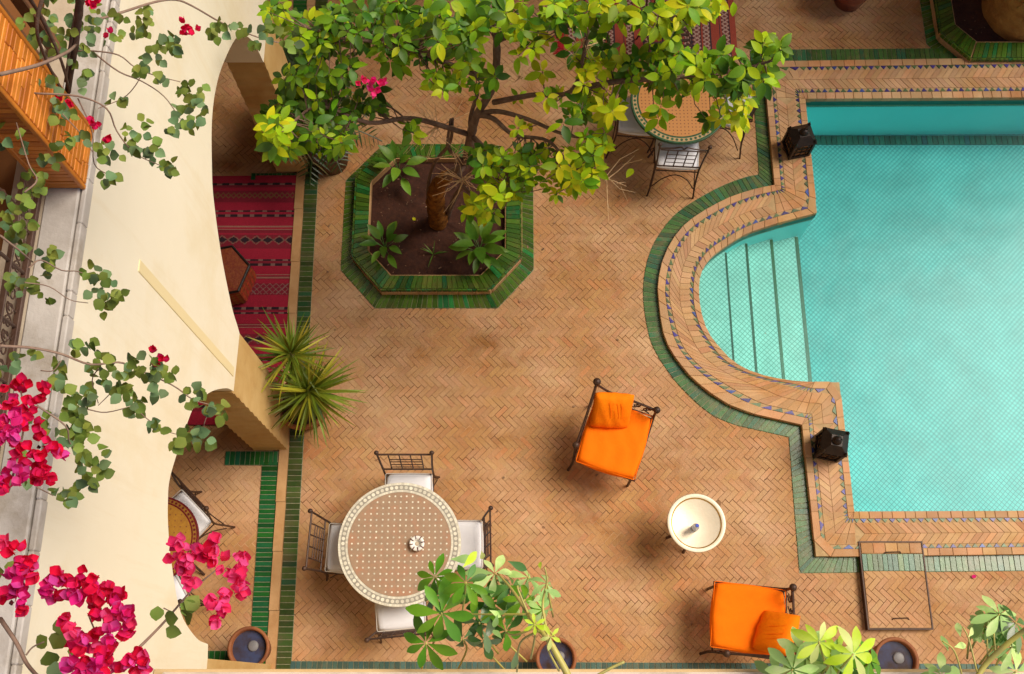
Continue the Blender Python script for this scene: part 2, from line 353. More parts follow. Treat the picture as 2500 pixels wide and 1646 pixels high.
def cushion(mb, sx, sy, sz, n=10, pw=4, puff=.25, mi=0, z0=0):
    """soft rounded pad sx*sy*sz centred on the origin in x,y and standing on z0"""
    v = []; idx = {}
    for side in (1, -1):
        for i in range(n + 1):
            for j in range(n + 1):
                a = -1 + 2 * i / n; b = -1 + 2 * j / n
                k = (i, j, side)
                if (i in (0, n) or j in (0, n)) and side == -1: idx[k] = idx[(i, j, 1)]; continue
                e = (1 - abs(a) ** pw) * (1 - abs(b) ** pw); e = max(e, 0) ** .35
                rr = 1 - .045 * (a * a * b * b) * 2
                z = z0 + sz / 2 + side * sz / 2 * (e * (1 - puff) + puff * max(e, 0) ** 2) if e > 0 else z0 + sz / 2
                idx[k] = len(v); v.append((a * sx / 2 * rr, b * sy / 2 * rr, z))
    f = []
    for side in (1, -1):
        for i in range(n):
            for j in range(n):
                q = [idx[(i, j, side)], idx[(i + 1, j, side)], idx[(i + 1, j + 1, side)], idx[(i, j + 1, side)]]
                f.append(tuple(q if side == 1 else q[::-1]))
    return mb.add(v, f, mi)

# pieces: the 300 that show largest become objects, the rest one joined part
def block_vf(q, z0, z1, ch):
    """q: 4 top corners (x,y) counter-clockwise -> chamfered block without a bottom"""
    c = np.mean(np.array(q), axis=0); q = np.array(q)
    d = q - c; ln = np.linalg.norm(d, axis=1, keepdims=True); qi = q - d / ln * ch * 1.4
    v = [(*p, z0) for p in q] + [(*p, z1 - ch) for p in q] + [(*p, z1) for p in qi]
    n = len(q)
    f = [(i, (i + 1) % n, n + (i + 1) % n, n + i) for i in range(n)] + [(n + i, n + (i + 1) % n, 2 * n + (i + 1) % n, 2 * n + i) for i in range(n)] + [tuple(range(2 * n, 3 * n))]
    return v, f
def pieces(parent, name, mass, items, mat, limit=300, minpx=7):
    """items: list of (verts, faces, centre, size)"""
    sc = []
    for i, (v, f, c, s) in enumerate(items):
        if inframe(c, -4):
            d = (Vector(c) - Vector((0, 0, CAMZ))).length; sc.append((s * FOC / d, i))
    sc.sort(reverse=True); solo = set(i for px, i in sc[:limit] if px >= minpx)
    rest = MB()
    for i, (v, f, c, s) in enumerate(items):
        if i in solo:
            mb = MB(); mb.add([(a - c[0], b - c[1], z - c[2]) for a, b, z in v], f); mb.build(name, mat, parent, loc=c)
        else: rest.add(v, f)
    if rest.v: kind(rest.build(mass, mat, parent), 'stuff')

# ------------------------------------------------------------------ layout measured from the photograph
def pts(l, z=0): return [at(u, v, z).to_2d() for u, v in l]
XW = -2.116                                     # face of the arcade wall
ZC = .06                                        # top of the pool coping
pool_in = [Vector((8.5, 5.93)), Vector((3.10, 5.89)), Vector((3.10, 4.56))]
apse_in = [(2.70, 4.45), (2.38, 4.335), (2.161, 4.20), (1.988, 4.065), (1.881, 3.90), (1.847, 3.70), (1.857, 3.48), (1.914, 3.27), (2.041, 3.08), (2.16, 2.955), (2.365, 2.85), (2.647, 2.785), (2.885, 2.765)]
pool_in += [Vector(p) for p in apse_in] + [Vector((3.143, 2.764)), Vector((3.148, 1.52)), Vector((8.5, 1.545))]
cop_out = [Vector((8.5, 6.44)), Vector((2.706, 6.345)), Vector((2.698, 4.868))]
apse_out = [(2.476, 4.817), (2.187, 4.71), (1.858, 4.512), (1.67, 4.33), (1.525, 4.074), (1.455, 3.80), (1.452, 3.60), (1.476, 3.305), (1.531, 3.116), (1.641, 2.937), (1.77, 2.78), (2.02, 2.58), (2.295, 2.452)]
cop_out += [Vector(p) for p in apse_out] + [Vector((2.749, 2.348)), Vector((2.763, 1.119)), Vector((8.5, 1.19))]
grn_out = [Vector((8.5, 6.585)), Vector((2.575, 6.53)), Vector((2.556, 5.02))]
apse_grn = [(2.40, 4.985), (2.10, 4.855), (1.706, 4.601), (1.493, 4.344), (1.379, 4.114), (1.315, 3.85), (1.302, 3.60), (1.335, 3.288), (1.391, 3.102), (1.508, 2.889), (1.649, 2.70), (1.90, 2.46), (2.20, 2.33)]
grn_out += [Vector(p) for p in apse_grn] + [Vector((2.623, 2.236)), Vector((2.609, .972)), Vector((8.5, 1.03))]
def rings():
    I, O, G = [], [], []
    def lin(l, a, b, n): a, b = Vector(a), Vector(b); l.extend([a.lerp(b, k / n) for k in range(n)])
    def run(n, i0, i1, o0, o1, g0, g1): lin(I, i0, i1, n); lin(O, o0, o1, n); lin(G, g0, g1, n)
    run(54, (8.5, 5.93), (3.10, 5.89), (8.5, 6.44), (3.10, 6.35), (8.5, 6.585), (3.10, 6.535))
    run(6, (3.10, 5.89), (3.10, 5.89), (3.10, 6.35), (2.706, 6.345), (3.10, 6.535), (2.575, 6.53))
    run(6, (3.10, 5.89), (3.10, 5.89), (2.706, 6.345), (2.70, 5.89), (2.575, 6.53), (2.57, 5.89))
    run(10, (3.10, 5.89), (3.10, 4.88), (2.70, 5.89), (2.698, 4.868), (2.57, 5.89), (2.556, 5.02))
    run(5, (3.10, 4.88), (3.10, 4.56), (2.698, 4.868), (2.698, 4.868), (2.556, 5.02), (2.556, 5.02))
    run(5, (3.10, 4.56), (2.72, 4.455), (2.698, 4.868), (2.698, 4.868), (2.556, 5.02), (2.556, 5.02))
    def sm(a, mid, b): return [p.to_2d() for p in cr([Vector((*q, 0)) for q in [a] + list(mid) + [b]], 6)][:-1]
    I.extend(sm((2.72, 4.455), apse_in[1:], (2.90, 2.765))[:78]); O.extend(sm((2.698, 4.868), apse_out, (2.749, 2.348))[:78]); G.extend(sm((2.556, 5.02), apse_grn, (2.623, 2.236))[:78])
    n = min(len(I), len(O), len(G)); assert len(I) == len(O) == len(G), (len(I), len(O), len(G))
    run(4, (2.90, 2.765), (3.143, 2.764), (2.749, 2.348), (2.749, 2.348), (2.623, 2.236), (2.623, 2.236))
    run(5, (3.143, 2.764), (3.144, 2.36), (2.749, 2.348), (2.749, 2.348), (2.623, 2.236), (2.623, 2.236))
    run(9, (3.144, 2.36), (3.148, 1.52), (2.749, 2.348), (2.76, 1.52), (2.623, 2.236), (2.613, 1.52))
    run(6, (3.148, 1.52), (3.148, 1.52), (2.76, 1.52), (2.763, 1.119), (2.613, 1.52), (2.609, .972))
    run(6, (3.148, 1.52), (3.148, 1.52), (2.763, 1.119), (3.148, 1.122), (2.609, .972), (3.148, .977))
    run(54, (3.148, 1.52), (8.5, 1.545), (3.148, 1.122), (8.5, 1.19), (3.148, .977), (8.5, 1.03))
    I.append(Vector((8.5, 1.545))); O.append(Vector((8.5, 1.19))); G.append(Vector((8.5, 1.03)))
    return I, O, G
RI, RO, RG = rings()
def dedupe(l):
    out = []
    for p in l:
        if not out or (p - out[-1]).length > 1e-4: out.append(p)
    return out
NR = len(RI)
class Strip:
    """band between two polylines with matching points: s metres along, t across (0 = A, 1 = B)"""
    def __init__(s, A, B):
        s.A = [Vector(p) for p in A]; s.B = [Vector(p) for p in B]
        mid = [(a + b) / 2 for a, b in zip(s.A, s.B)]; s.L = [0]
        for i in range(1, len(mid)): s.L.append(s.L[-1] + (mid[i] - mid[i - 1]).length)
        s.len = s.L[-1]; s.width = sum((a - b).length for a, b in zip(s.A, s.B)) / len(s.A)
    def p(s, d, t):
        d = min(max(d, 0), s.len - 1e-6); i = int(np.searchsorted(s.L, d, 'right')) - 1; i = min(i, len(s.L) - 2)
        k = (d - s.L[i]) / (s.L[i + 1] - s.L[i] + 1e-9)
        a = s.A[i].lerp(s.A[i + 1], k); b = s.B[i].lerp(s.B[i + 1], k); q = a.lerp(b, t); return (q.x, q.y)
    def quad(s, d0, d1, t0, t1): return [s.p(d0, t0), s.p(d1, t0), s.p(d1, t1), s.p(d0, t1)]
def ccw(q):
    a = sum(q[i][0] * q[(i + 1) % len(q)][1] - q[(i + 1) % len(q)][0] * q[i][1] for i in range(len(q)))
    return q if a > 0 else q[::-1]
def course(st, items, t0, t1, width, gap, z0, z1, ch=.002, jz=.0015, jit=.1, d0=0, d1=None, skip=None):
    """one row of tiles or bricks along a strip"""
    d = d0; end = d1 if d1 is not None else st.len
    while d < end - width * .5:
        wv = width * R(1 - jit, 1 + jit); e = min(d + wv, end)
        q = ccw(st.quad(d + gap / 2, e - gap / 2, t0, t1))
        if min((Vector(q[a]) - Vector(q[a - 1])).length for a in range(4)) < .002: q = [(p[0] + (q[(a + 1) % 4][0] - p[0]) * .02, p[1] + (q[(a + 1) % 4][1] - p[1]) * .02) for a, p in enumerate(q)]
        v, f = block_vf(q, z0, z1 + R(-jz, jz), ch)
        c = (sum(p[0] for p in q) / 4, sum(p[1] for p in q) / 4, z1)
        if inframe(c, 160): items.append((v, f, c, max(wv, .03)))
        d = e
def tile_strip(name, A, B, mat, width=.047, gap=.0055, z=.008, base='greengrout', parent=None, pname='tile', d0=0, d1=None, tin=.02):
    st = Strip(A, B)
    root = parent
    b = MB(); n = len(st.A)
    b.add([(p.x, p.y, z - .0055) for p in st.A] + [(p.x, p.y, z - .0055) for p in st.B] + [(p.x, p.y, z - .05) for p in st.A] + [(p.x, p.y, z - .05) for p in st.B],
          [(i, i + 1, n + i + 1, n + i) for i in range(n - 1)] + [(2 * n + i, 2 * n + i + 1, i + 1, i) for i in range(n - 1)] + [(n + i, n + i + 1, 3 * n + i + 1, 3 * n + i) for i in range(n - 1)])
    root = b.build(name, M[base], parent)
    if parent is None: kind(root, 'structure')
    it = []; course(st, it, tin, 1 - tin, width, gap, z - .02, z, .002, .0015, .12, d0, d1)
    pieces(root, pname, pname + '_row', it, mat)
    return root

# ------------------------------------------------------------------ ground
px0, py0 = -0.75, 4.5                            # tree planter centre
rim_out = pts([(859, 628), (935, 704), (1206, 713), (1274, 618)], .12)
x_l, x_r = -1.60, .095
y_b, y_t = 3.69, 5.31
cL, cR = .33, .27
def octo(xl, xr, yb, yt, cx, cy):
    return [Vector(p) for p in ((xl + cx, yb), (xr - cx, yb), (xr, yb + cy), (xr, yt - cy), (xr - cx, yt), (xl + cx, yt), (xl, yt - cy), (xl, yb + cy))]
RIM_O = octo(x_l, x_r, y_b, y_t, .31, .36)
RIM_I = octo(x_l + .165, x_r - .165, y_b + .165, y_t - .165, .24, .27)
RING_O = octo(x_l - .12, x_r + .125, y_b - .15, y_t + .05, .36, .41)
P2O = octo(4.615, 7.0, 6.33, 8.7, .29, .33)
P2I = octo(4.80, 6.82, 6.56, 8.5, .20, .22)
P2R = octo(4.50, 7.12, 6.20, 8.8, .34, .40)

def ground_sheet():
    outer = [Vector((-30, -25, 0)), Vector((30, -25, 0)), Vector((30, 35, 0)), Vector((-30, 35, 0))]
    hole = [Vector((p.x, p.y, 0)) for p in dedupe(RO)]
    hole2 = [Vector((p.x, p.y, 0)) for p in RIM_I]
    tris = tessellate_polygon([outer, hole, hole2])
    allp = outer + hole + hole2
    mb = MB(); mb.add([(p.x, p.y, -.0035) for p in allp], [t for t in tris])
    o = mb.build('courtyard_floor', M['mortar']); kind(o, 'structure'); return o
floor = ground_sheet()
# herringbone paving
BL, BW, GAP = .1425, .0475, .0036
def herringbone(x0, x1, y0, y1, ang, unit=BW, n=3):
    ca, sa = math.cos(ang), math.sin(ang); rng = int((max(abs(x0), abs(x1)) + max(abs(y0), abs(y1))) / unit) + 4
    a, b = np.meshgrid(np.arange(-rng, rng), np.arange(-rng, rng), indexing='ij'); a = a.ravel(); b = b.ravel()
    s = (a - b) % (2 * n)
    H = s == 0; V = s == 2 * n - 1
    cx = np.concatenate([(a[H] + n / 2) * unit, (a[V] + .5) * unit]); cy = np.concatenate([(b[H] + .5) * unit, (b[V] + n / 2) * unit])
    an = np.concatenate([np.zeros(H.sum()), np.full(V.sum(), math.pi / 2)])
    X = cx * ca - cy * sa; Y = cx * sa + cy * ca
    k = (X > x0) & (X < x1) & (Y > y0) & (Y < y1)
    return X[k], Y[k], an[k] + ang
BX, BY, BA = herringbone(-4.4, 6.6, -.6, 8.4, rad(-45))
PP = np.stack([BX, BY], 1)
strip_out = [at(785, 380, 0).to_2d(), at(736, 1226, 0).to_2d(), at(722, 1700, 0).to_2d()]
DIR = np.stack([np.cos(BA), np.sin(BA)], 1) * BL * .5
def covered(poly): return inpoly(PP, poly) & inpoly(PP + DIR, poly) & inpoly(PP - DIR, poly)
keep = ~covered(dedupe(RG)) & ~covered(RING_O) & ~covered(P2R)
def xat(y, a, b):                                # x on the line through a, b at y
    return a[0] + (b[0] - a[0]) * (y - a[1]) / (b[1] - a[1])
# west strips: inner green | curb | outer green (edges from the photo)
W0 = [at(635, 1226), at(623, 1610)]; W1 = [at(675, 1226), at(662, 1610)]; W2 = [at(700, 1226), at(686, 1610)]; W3 = [at(737, 1226), at(725.5, 1610)]
def wline(k, y):
    base = {0: -2.345, 1: -2.19, 2: -2.10, 3: -1.965}[k]
    return base + (-.012) * (y - 1.6) * (1 if k else 1)
def edge(k, ys): return [Vector((wline(k, y), y)) for y in ys]
in_band = (BX > BY * -.012 + wline(0, 0) + .06) & (BX < BY * -.012 + wline(3, 0) - .06)
keep &= ~in_band
# hatch
HX0, HX1, HY0, HY1 = 3.163, 3.735, .482, 1.247
keep &= ~((BX > HX0 + .06) & (BX < HX1 - .06) & (BY > HY0 + .06) & (BY < HY1 - .26))
# south strip under the ledge
keep &= ~((BY < .15) & (BX > -1.96))
# only what a camera near the photograph's could see
uu = np.array([pix((x, y, 0)) for x, y in zip(BX, BY)])
keep &= (uu[:, 0] > -450) & (uu[:, 0] < 2950) & (uu[:, 1] > -300) & (uu[:, 1] < 1760)
keep &= ~((BX < -3.6))
BX, BY, BA, uu = BX[keep], BY[keep], BA[keep], uu[keep]
def brick_template(l, wd, ch=.0012, z0=-.02, z1=0):
    q = [(-l / 2, -wd / 2), (l / 2, -wd / 2), (l / 2, wd / 2), (-l / 2, wd / 2)]
    return block_vf(q, z0, z1, ch)
def paving(parent, X, Y, A, mat, name, mass, limit=300):
    v0, f0 = brick_template(BL - GAP, BW - GAP); v0 = np.array(v0); n = len(X)
    d = np.array([pix((x, y, 0)) for x, y in zip(X, Y)])
    dist = np.sqrt(X ** 2 + Y ** 2 + CAMZ ** 2)
    vis = (d[:, 0] > 6) & (d[:, 0] < 2494) & (d[:, 1] > 6) & (d[:, 1] < 1640)
    order = np.argsort(np.where(vis, dist, 1e9))[:min(limit, int(vis.sum()))]; solo = np.zeros(n, bool); solo[order] = True
    jz = np.random.normal(0, .0010, n); ja = np.random.normal(0, .012, n); jl = np.random.uniform(.965, 1.0, n); jt = np.random.normal(0, .005, (n, 2))
    meshes = []
    for k in range(6):
        me = D.meshes.new('paving_brick'); me.from_pydata((v0 * (1 - .012 * k, 1, 1)).tolist(), [], f0); me.materials.append(mat); meshes.append(me)
    for i in order:
        link(name, meshes[random.randrange(6)], parent, (X[i], Y[i], jz[i]), (jt[i, 0], jt[i, 1], A[i] + ja[i]))
    r = np.where(~solo)[0]; m = len(r); nv = len(v0)
    vx = v0[None, :, 0] * jl[r, None]; vy = np.repeat(v0[None, :, 1], m, 0); vz = np.repeat(v0[None, :, 2], m, 0)
    vz = vz + vx * jt[r, 1:2] + vy * jt[r, 0:1] + jz[r, None]
    c, s = np.cos(A[r] + ja[r])[:, None], np.sin(A[r] + ja[r])[:, None]
    V = np.stack([vx * c - vy * s + X[r, None], vx * s + vy * c + Y[r, None], vz], 2).reshape(-1, 3)
    F = (np.array([f for f in f0])[None] + (np.arange(m) * nv)[:, None, None]).reshape(-1, 4)
    me = D.meshes.new(mass); me.from_pydata(V.tolist(), [], F.tolist()); me.materials.append(mat)
    kind(link(mass, me, parent), 'stuff')
paving(floor, BX, BY, BA, M['brick'], 'brick', 'brick_field')

# west tile strips and curb
ys = [-.4 + .25 * k for k in range(38)]
tile_strip('west_tile_border', edge(3, ys), edge(2, ys), M['olive'], .052)
ys3 = [-.4 + .2 * k for k in range(13)]
tile_strip('gallery_tile_border', edge(1, ys3), edge(0, ys3), M['darkgreen'], .045, z=.012)
ysA = [2.0 + .5 * k for k in range(14)]
tile_strip('gallery_north_border', edge(1, [5.55 + .3 * k for k in range(10)]), edge(0, [5.55 + .3 * k for k in range(10)]), M['darkgreen'], .045, z=.012)
mb = MB()
yy = -.4
while yy < 9:
    ln = R(.4, .6); box(mb, wline(1, yy + ln / 2) + .002, wline(2, yy + ln / 2) - .002, yy, yy + ln - .004, -.05, .024); yy += ln
kind(mb.build('gallery_curb', M['curb']), 'structure')
# tile returns in front of the columns, and the south border under the ledge
sx = [-2.70 + .1 * k for k in range(6)]
tile_strip('column_tile_border', [Vector((x, 2.10)) for x in sx], [Vector((x, 1.965)) for x in sx], M['darkgreen'], .045, z=.016)
tile_strip('north_column_tile_border', [Vector((x, 5.03)) for x in sx], [Vector((x, 4.95)) for x in sx], M['darkgreen'], .045, z=.016)
sx = [-2.9 + .1 * k for k in range(7)]
tile_strip('south_gallery_tile_border', [Vector((x, .30)) for x in sx], [Vector((x, .16)) for x in sx], M['darkgreen'], .045, z=.016)
sx = [-1.96 + .4 * k for k in range(22)]
tile_strip('south_tile_border', [Vector((x, .205 - .016 * x / 4)) for x in sx], [Vector((x, .07)) for x in sx], M['tealtile'], .047)
# pool borders
tile_strip('pool_tile_border', RG, RO, M['palegreen'], .052)

# ------------------------------------------------------------------ pool
zw = -.035
def coping():
    st = Strip(RO, RI); n = NR
    b = MB()
    v = [(p.x, p.y, ZC - .006) for p in RO] + [(p.x, p.y, ZC - .006) for p in RI] + [(p.x, p.y, -.05) for p in RO] + [(p.x, p.y, -.12) for p in RI]
    b.add(v, [(i, i + 1, n + i + 1, n + i) for i in range(n - 1)] + [(2 * n + i, 2 * n + i + 1, i + 1, i) for i in range(n - 1)] + [(n + i, n + i + 1, 3 * n + i + 1, 3 * n + i) for i in range(n - 1)])
    root = kind(b.build('pool_coping', M['grout']), 'structure')
    W = st.width
    it = []
    course(st, it, -.012, .155, .125, .004, -.03, ZC, .003, .0012, .15)
    course(st, it, .845, 1.012, .105, .004, -.01, ZC + .001, .004, .0012, .15)
    pieces(root, 'border_brick', 'border_brick_row', it, M['coping'])
    # rows of alternating blue and green triangles pointing at the middle
    for a, bt, nm in ((.162, .252, 0), (.838, .748, 1)):
        itb, itg = [], []; d = 0; k = 0; wd = .066
        while d < st.len - wd:
            q = ccw([st.p(d + .003, a), st.p(d + wd - .003, a), st.p(d + wd / 2, bt)])
            v, f = block_vf(q, ZC - .02, ZC + .0006, .0015); c = (sum(p[0] for p in q) / 3, sum(p[1] for p in q) / 3, ZC)
            if inframe(c, 120): (itb if k % 2 == 0 else itg).append((v, f, c, .05))
            d += wd; k += 1
        pieces(root, 'triangle_tile', 'triangle_tile_row', itb, M['blue'], 75); pieces(root, 'triangle_tile', 'triangle_tile_row', itg, M['triangle_green'], 75)
    # chevron field
    it = []; d = .12; bw = .064; sh = .095
    while d < st.len - .2:
        da = (Vector(st.p(d + .05, 0)) - Vector(st.p(d, 0))).length; db = (Vector(st.p(d + .05, 1)) - Vector(st.p(d, 1))).length
        sh = .085 if min(da, db) > .028 else .0
        for t0, t1, s0, s1 in ((.25, .5, 0, sh), (.5, .75, sh, 0)):
            g = .0018
            q = ccw([st.p(d + s0 + g, t0 + .003), st.p(d + s0 + bw - g, t0 + .003), st.p(d + s1 + bw - g, t1 - .003), st.p(d + s1 + g, t1 - .003)])
            v, f = block_vf(q, ZC - .02, ZC + R(-.0015, .001), .0018); c = (sum(p[0] for p in q) / 4, sum(p[1] for p in q) / 4, ZC)
            if inframe(c, 120): it.append((v, f, c, .10))
        d += bw
    pieces(root, 'brick', 'brick_field', it, M['coping'])
coping()
def basin():
    zf = -.72
    P = [Vector((p.x, p.y)) for p in dedupe(RI)]; n = len(P)
    root = MB()
    # floor, walls
    tris = tessellate_polygon([[Vector((p.x, p.y, 0)) for p in P]])
    root.add([(p.x, p.y, zf) for p in P], tris)
    o = kind(root.build('pool_basin', M['poolfloor']), 'structure')
    wv = MB(); wv.add([(p.x, p.y, zf) for p in P] + [(p.x, p.y, -.1) for p in P], [(i, i + 1, n + i + 1, n + i) for i in range(n - 1)])
    wv.build('pool_wall', M['poolwall'], o)
    # dark tile line under the coping and the dark band where the north wall meets the floor
    bd = MB(); off = .006
    def inset(i):
        a = P[max(i - 1, 0)]; b = P[min(i + 1, n - 1)]; t = (b - a).normalized(); nrm = Vector((-t.y, t.x))
        if not inpoly([P[i] + nrm * .05], P)[0]: nrm = -nrm
        return P[i] + nrm * off
    I = [inset(i) for i in range(n)]
    bd.add([(p.x, p.y, -.075) for p in I] + [(p.x, p.y, .005) for p in I], [(i, i + 1, n + i + 1, n + i) for i in range(n - 1)])
    bd.build('waterline_band', M['poolband'], o)
    it = []; x = 3.12
    while x < 7.5:
        q = [(x + .002, 5.775), (x + .058, 5.775), (x + .058, 5.885), (x + .002, 5.885)]
        v, f = block_vf(q, zf - .01, zf + .014, .003); it.append((v, f, (x + .03, 5.81, zf), .1)); x += .06
    pieces(o, 'band_tile', 'band_tile_row', it, M['poolband'])
    # steps down from the apse
    tre = [(2.185, -.115), (2.435, -.24), (2.735, -.36), (3.04, -.48)]
    xs = [1.7] + [t[0] for t in tre]
    for k, (xe, zt) in enumerate(tre):
        poly = [Vector((p.x, p.y)) for p in P if p.x < xe - .004 and 2.6 < p.y < 4.7]
        poly = [Vector((xe, poly[0].y))] + poly + [Vector((xe, poly[-1].y))]
        m = MB(); prism(m, poly, zf, zt, bottom=False)
        s = m.build('step', M['poolstep'], o)
        # dark green nosing tiles
        y0 = poly[-1].y + .01; y1 = poly[0].y - .01
        e = MB(); box(e, xe - .012 - .006 * k, xe + .006, y0, y1, zt - .03, zt + .004); e.build('nosing', M['darkgreen'], s)
    wt = MB(); tris = tessellate_polygon([[Vector((p.x, p.y, 0)) for p in P]])
    wt.add([(p.x, p.y, zw) for p in P], tris); kind(wt.build('pool_water', M['water']), 'structure')
    bpy.data.objects['pool_water'].data.update()
basin()

# ------------------------------------------------------------------ west arcade
def arcade():
    root = thing('arcade_wall', 'cream plaster arcade wall with rounded arches on the west side of the courtyard', 'wall')
    z0 = 2.0
    def ell(c, h, rise, n=20, p=1.9):
        out = []
        for k in range(n + 1):
            a = math.pi * (1 - k / n); x = math.cos(a); y = max(0, 1 - abs(x) ** p) ** (1 / p) if 0 < k < n else 0
            out.append((c + h * x, z0 + rise * y))
        return out
    a3 = [(.19, 2.04), (.278, 2.062), (.309, 2.356), (.448, 2.744), (.721, 3.02), (.914, 3.15), (1.073, 3.212), (1.245, 3.215), (1.621, 3.005), (1.785, 2.869), (1.964, 2.555), (2.09, 2.2), (2.123, 2.0)]
    a2 = [(2.594, 1.98), (2.63, 2.06), (2.722, 2.269), (2.979, 2.644), (3.281, 2.95), (3.486, 3.06), (3.759, 3.155), (4.008, 3.155), (4.292, 3.06), (4.69, 2.82), (4.893, 2.57), (5.00, 2.30), (5.03, 2.0)]
    def sm(l):
        c = cr([Vector((0, y, z)) for y, z in l], 5); return [(p.y, p.z) for p in c]
    a1 = ell(6.75, 1.15, 1.16)
    out = [(-1, 2.04)] + [a3[0]] + sm(a3[1:]) + sm(a2) + a1 + [(8.4, 2.0), (8.4, 4.87), (-1, 4.87)]
    tri = tessellate_polygon([[Vector((y, z, 0)) for y, z in out]])
    n = len(out); mb = MB(); x1, x0 = XW, XW - .33
    mb.add([(x1, y, z) for y, z in out] + [(x0, y, z) for y, z in out],
           [t for t in tri] + [tuple(n + i for i in t[::-1]) for t in tri] + [(i, (i + 1) % n, n + (i + 1) % n, n + i) for i in range(n)])
    import bmesh
    o = mb.build('plaster_face', M['wall'], root)
    bm = bmesh.new(); bm.from_mesh(o.data); bmesh.ops.recalc_face_normals(bm, faces=bm.faces); bm.to_mesh(o.data); bm.free()
    # columns, ribbed on the side that faces south
    for ya, yb in ((-1, .183), (2.109, 2.60), (5.05, 5.585), (7.92, 8.4)):
        m = MB(); xa, xb = XW - .325, XW - .004; N = 84; ring = []
        for k in range(N + 1):
            z = 2.02 * k / N; dy = .011 * (0.5 - .5 * math.cos(2 * math.pi * z / .145)) if .04 < z < 1.97 else 0
            ring.append([(xa, ya + dy, z), (xb, ya + dy, z), (xb, yb, z), (xa, yb, z)])
        vv = [p for r in ring for p in r]; ff = []
        for k in range(N):
            for j in range(4): ff.append((k * 4 + j, k * 4 + (j + 1) % 4, (k + 1) * 4 + (j + 1) % 4, (k + 1) * 4 + j))
        ff.append((N * 4, N * 4 + 1, N * 4 + 2, N * 4 + 3)); m.add(vv, ff)
        m.build('column', M['column'], root)
    # weathered ledge along the top and the raised conduit on the face
    m = MB(); yy = -.9; ln = 9.2
    if True:
        bbox(m, XW - .19, XW - .022, yy, yy + ln, 4.872, 4.945, .008); k_ = -.9
    while k_ < 8.3:
        l_ = R(.12, .4); bbox(m, XW - .016 + R(-.003, .004), XW + .012 + R(-.005, .004), k_, k_ + l_, 4.872, 4.938 + R(-.006, .004), .006); k_ += l_
    m.build('ledge', M['concrete'], root)
    m = MB(); bbox(m, XW - .005, XW + .006, 2.222, 2.296, 2.06, 4.14, .003); m.build('conduit', M['conduit'], root)
arcade()
# gallery behind: back wall, slab, upper floor
m = MB(); box(m, -5.0, -4.75, -1, 9, 0, 4.7); kind(m.build('gallery_back_wall', M['column']), 'structure')
m = MB(); box(m, -5.0, XW - .34, -1, 9, 4.62, 4.885); kind(m.build('upper_gallery_floor', M['ochrefloor']), 'structure')
m = MB(); box(m, XW - .36, XW - .192, -1, 9, 4.886, 4.935); kind(m.build('upper_gallery_curb', M['stone']), 'structure')
m = MB(); box(m, -5.0, -4.75, -1, 9, 4.886, 9.2); kind(m.build('upper_gallery_back_wall', M['column']), 'structure')
m = MB(); box(m, -5.2, XW - .02, -1, 9, 8.2, 8.4); kind(m.build('unseen_gallery_roof', M['wall']), 'structure')  # unseen roof, carried out over the gallery to block light from above
m = MB(); box(m, -5.0, 10, 8.5, 8.8, 0, 9.5); kind(m.build('unseen_north_blocker', M['column']), 'structure')  # unseen wall, added and sized to block sky and sun from the north
m = MB(); box(m, -5.0, 9, -.7, -.45, 0, 4.7); kind(m.build('south_facade_wall', M['wall']), 'structure')
def south_ledge():
    root = thing('terrace_ledge', 'pale rendered terrace ledge along the bottom edge of the picture', 'ledge')
    m = MB(); bbox(m, -1.50, 6, -.45, .058, 4.80, 4.90, .01); m.build('ledge_top', M['ledge'], root)
    m = MB(); bbox(m, -1.57, 6, -.40, .072, 4.74, 4.795, .006); m.build('ledge_edge', M['lip'], root)
south_ledge()

# ------------------------------------------------------------------ upper gallery: cedar pillar, railing, beam
def pillar():
    ya, yb = onx(208, 463, XW).y, onx(226, 318, XW).y
    x1, x0 = XW + .004, XW - .20
    root = thing('cedar_pillar', 'square pillar clad in orange cedar planks standing on the grey ledge at top left', 'pillar')
    m = MB(); box(m, x0 + .012, x1 - .012, ya + .012, yb - .012, 4.946, 8.2); m.build('core', M['beam'], root)
    k = 0; z = 4.95
    while z < 7.2:                               # planks across the south and east faces, corner posts
        h = R(.030, .040)
        m = MB(); bbox(m, x0 + .02, x1 - .022, ya - .002 + R(0, .003), ya + .014, z, z + h - .006, .003); m.build('plank', M['plank'], root)
        z += h
    z = 4.95
    while z < 7.2:
        h = R(.030, .040); yj = R(ya + .08, yb - .08)
        for y0, y1 in ((ya + .022, yj - .001), (yj + .001, yb - .018)):
            m = MB(); bbox(m, x1 - .014, x1 + .001 + R(0, .003), y0, y1, z, z + h - .007, .003); m.build('plank', M['plank'], root)
        z += h
    for (xx, y_) in ((x1 - .022, ya - .006), (x1 - .022, yb - .016), (x0, ya - .006)):
        m = MB(); bbox(m, xx, xx + .026, y_, y_ + .024, 4.946, 7.4, .004); m.build('corner_post', M['plank'], root)
pillar()
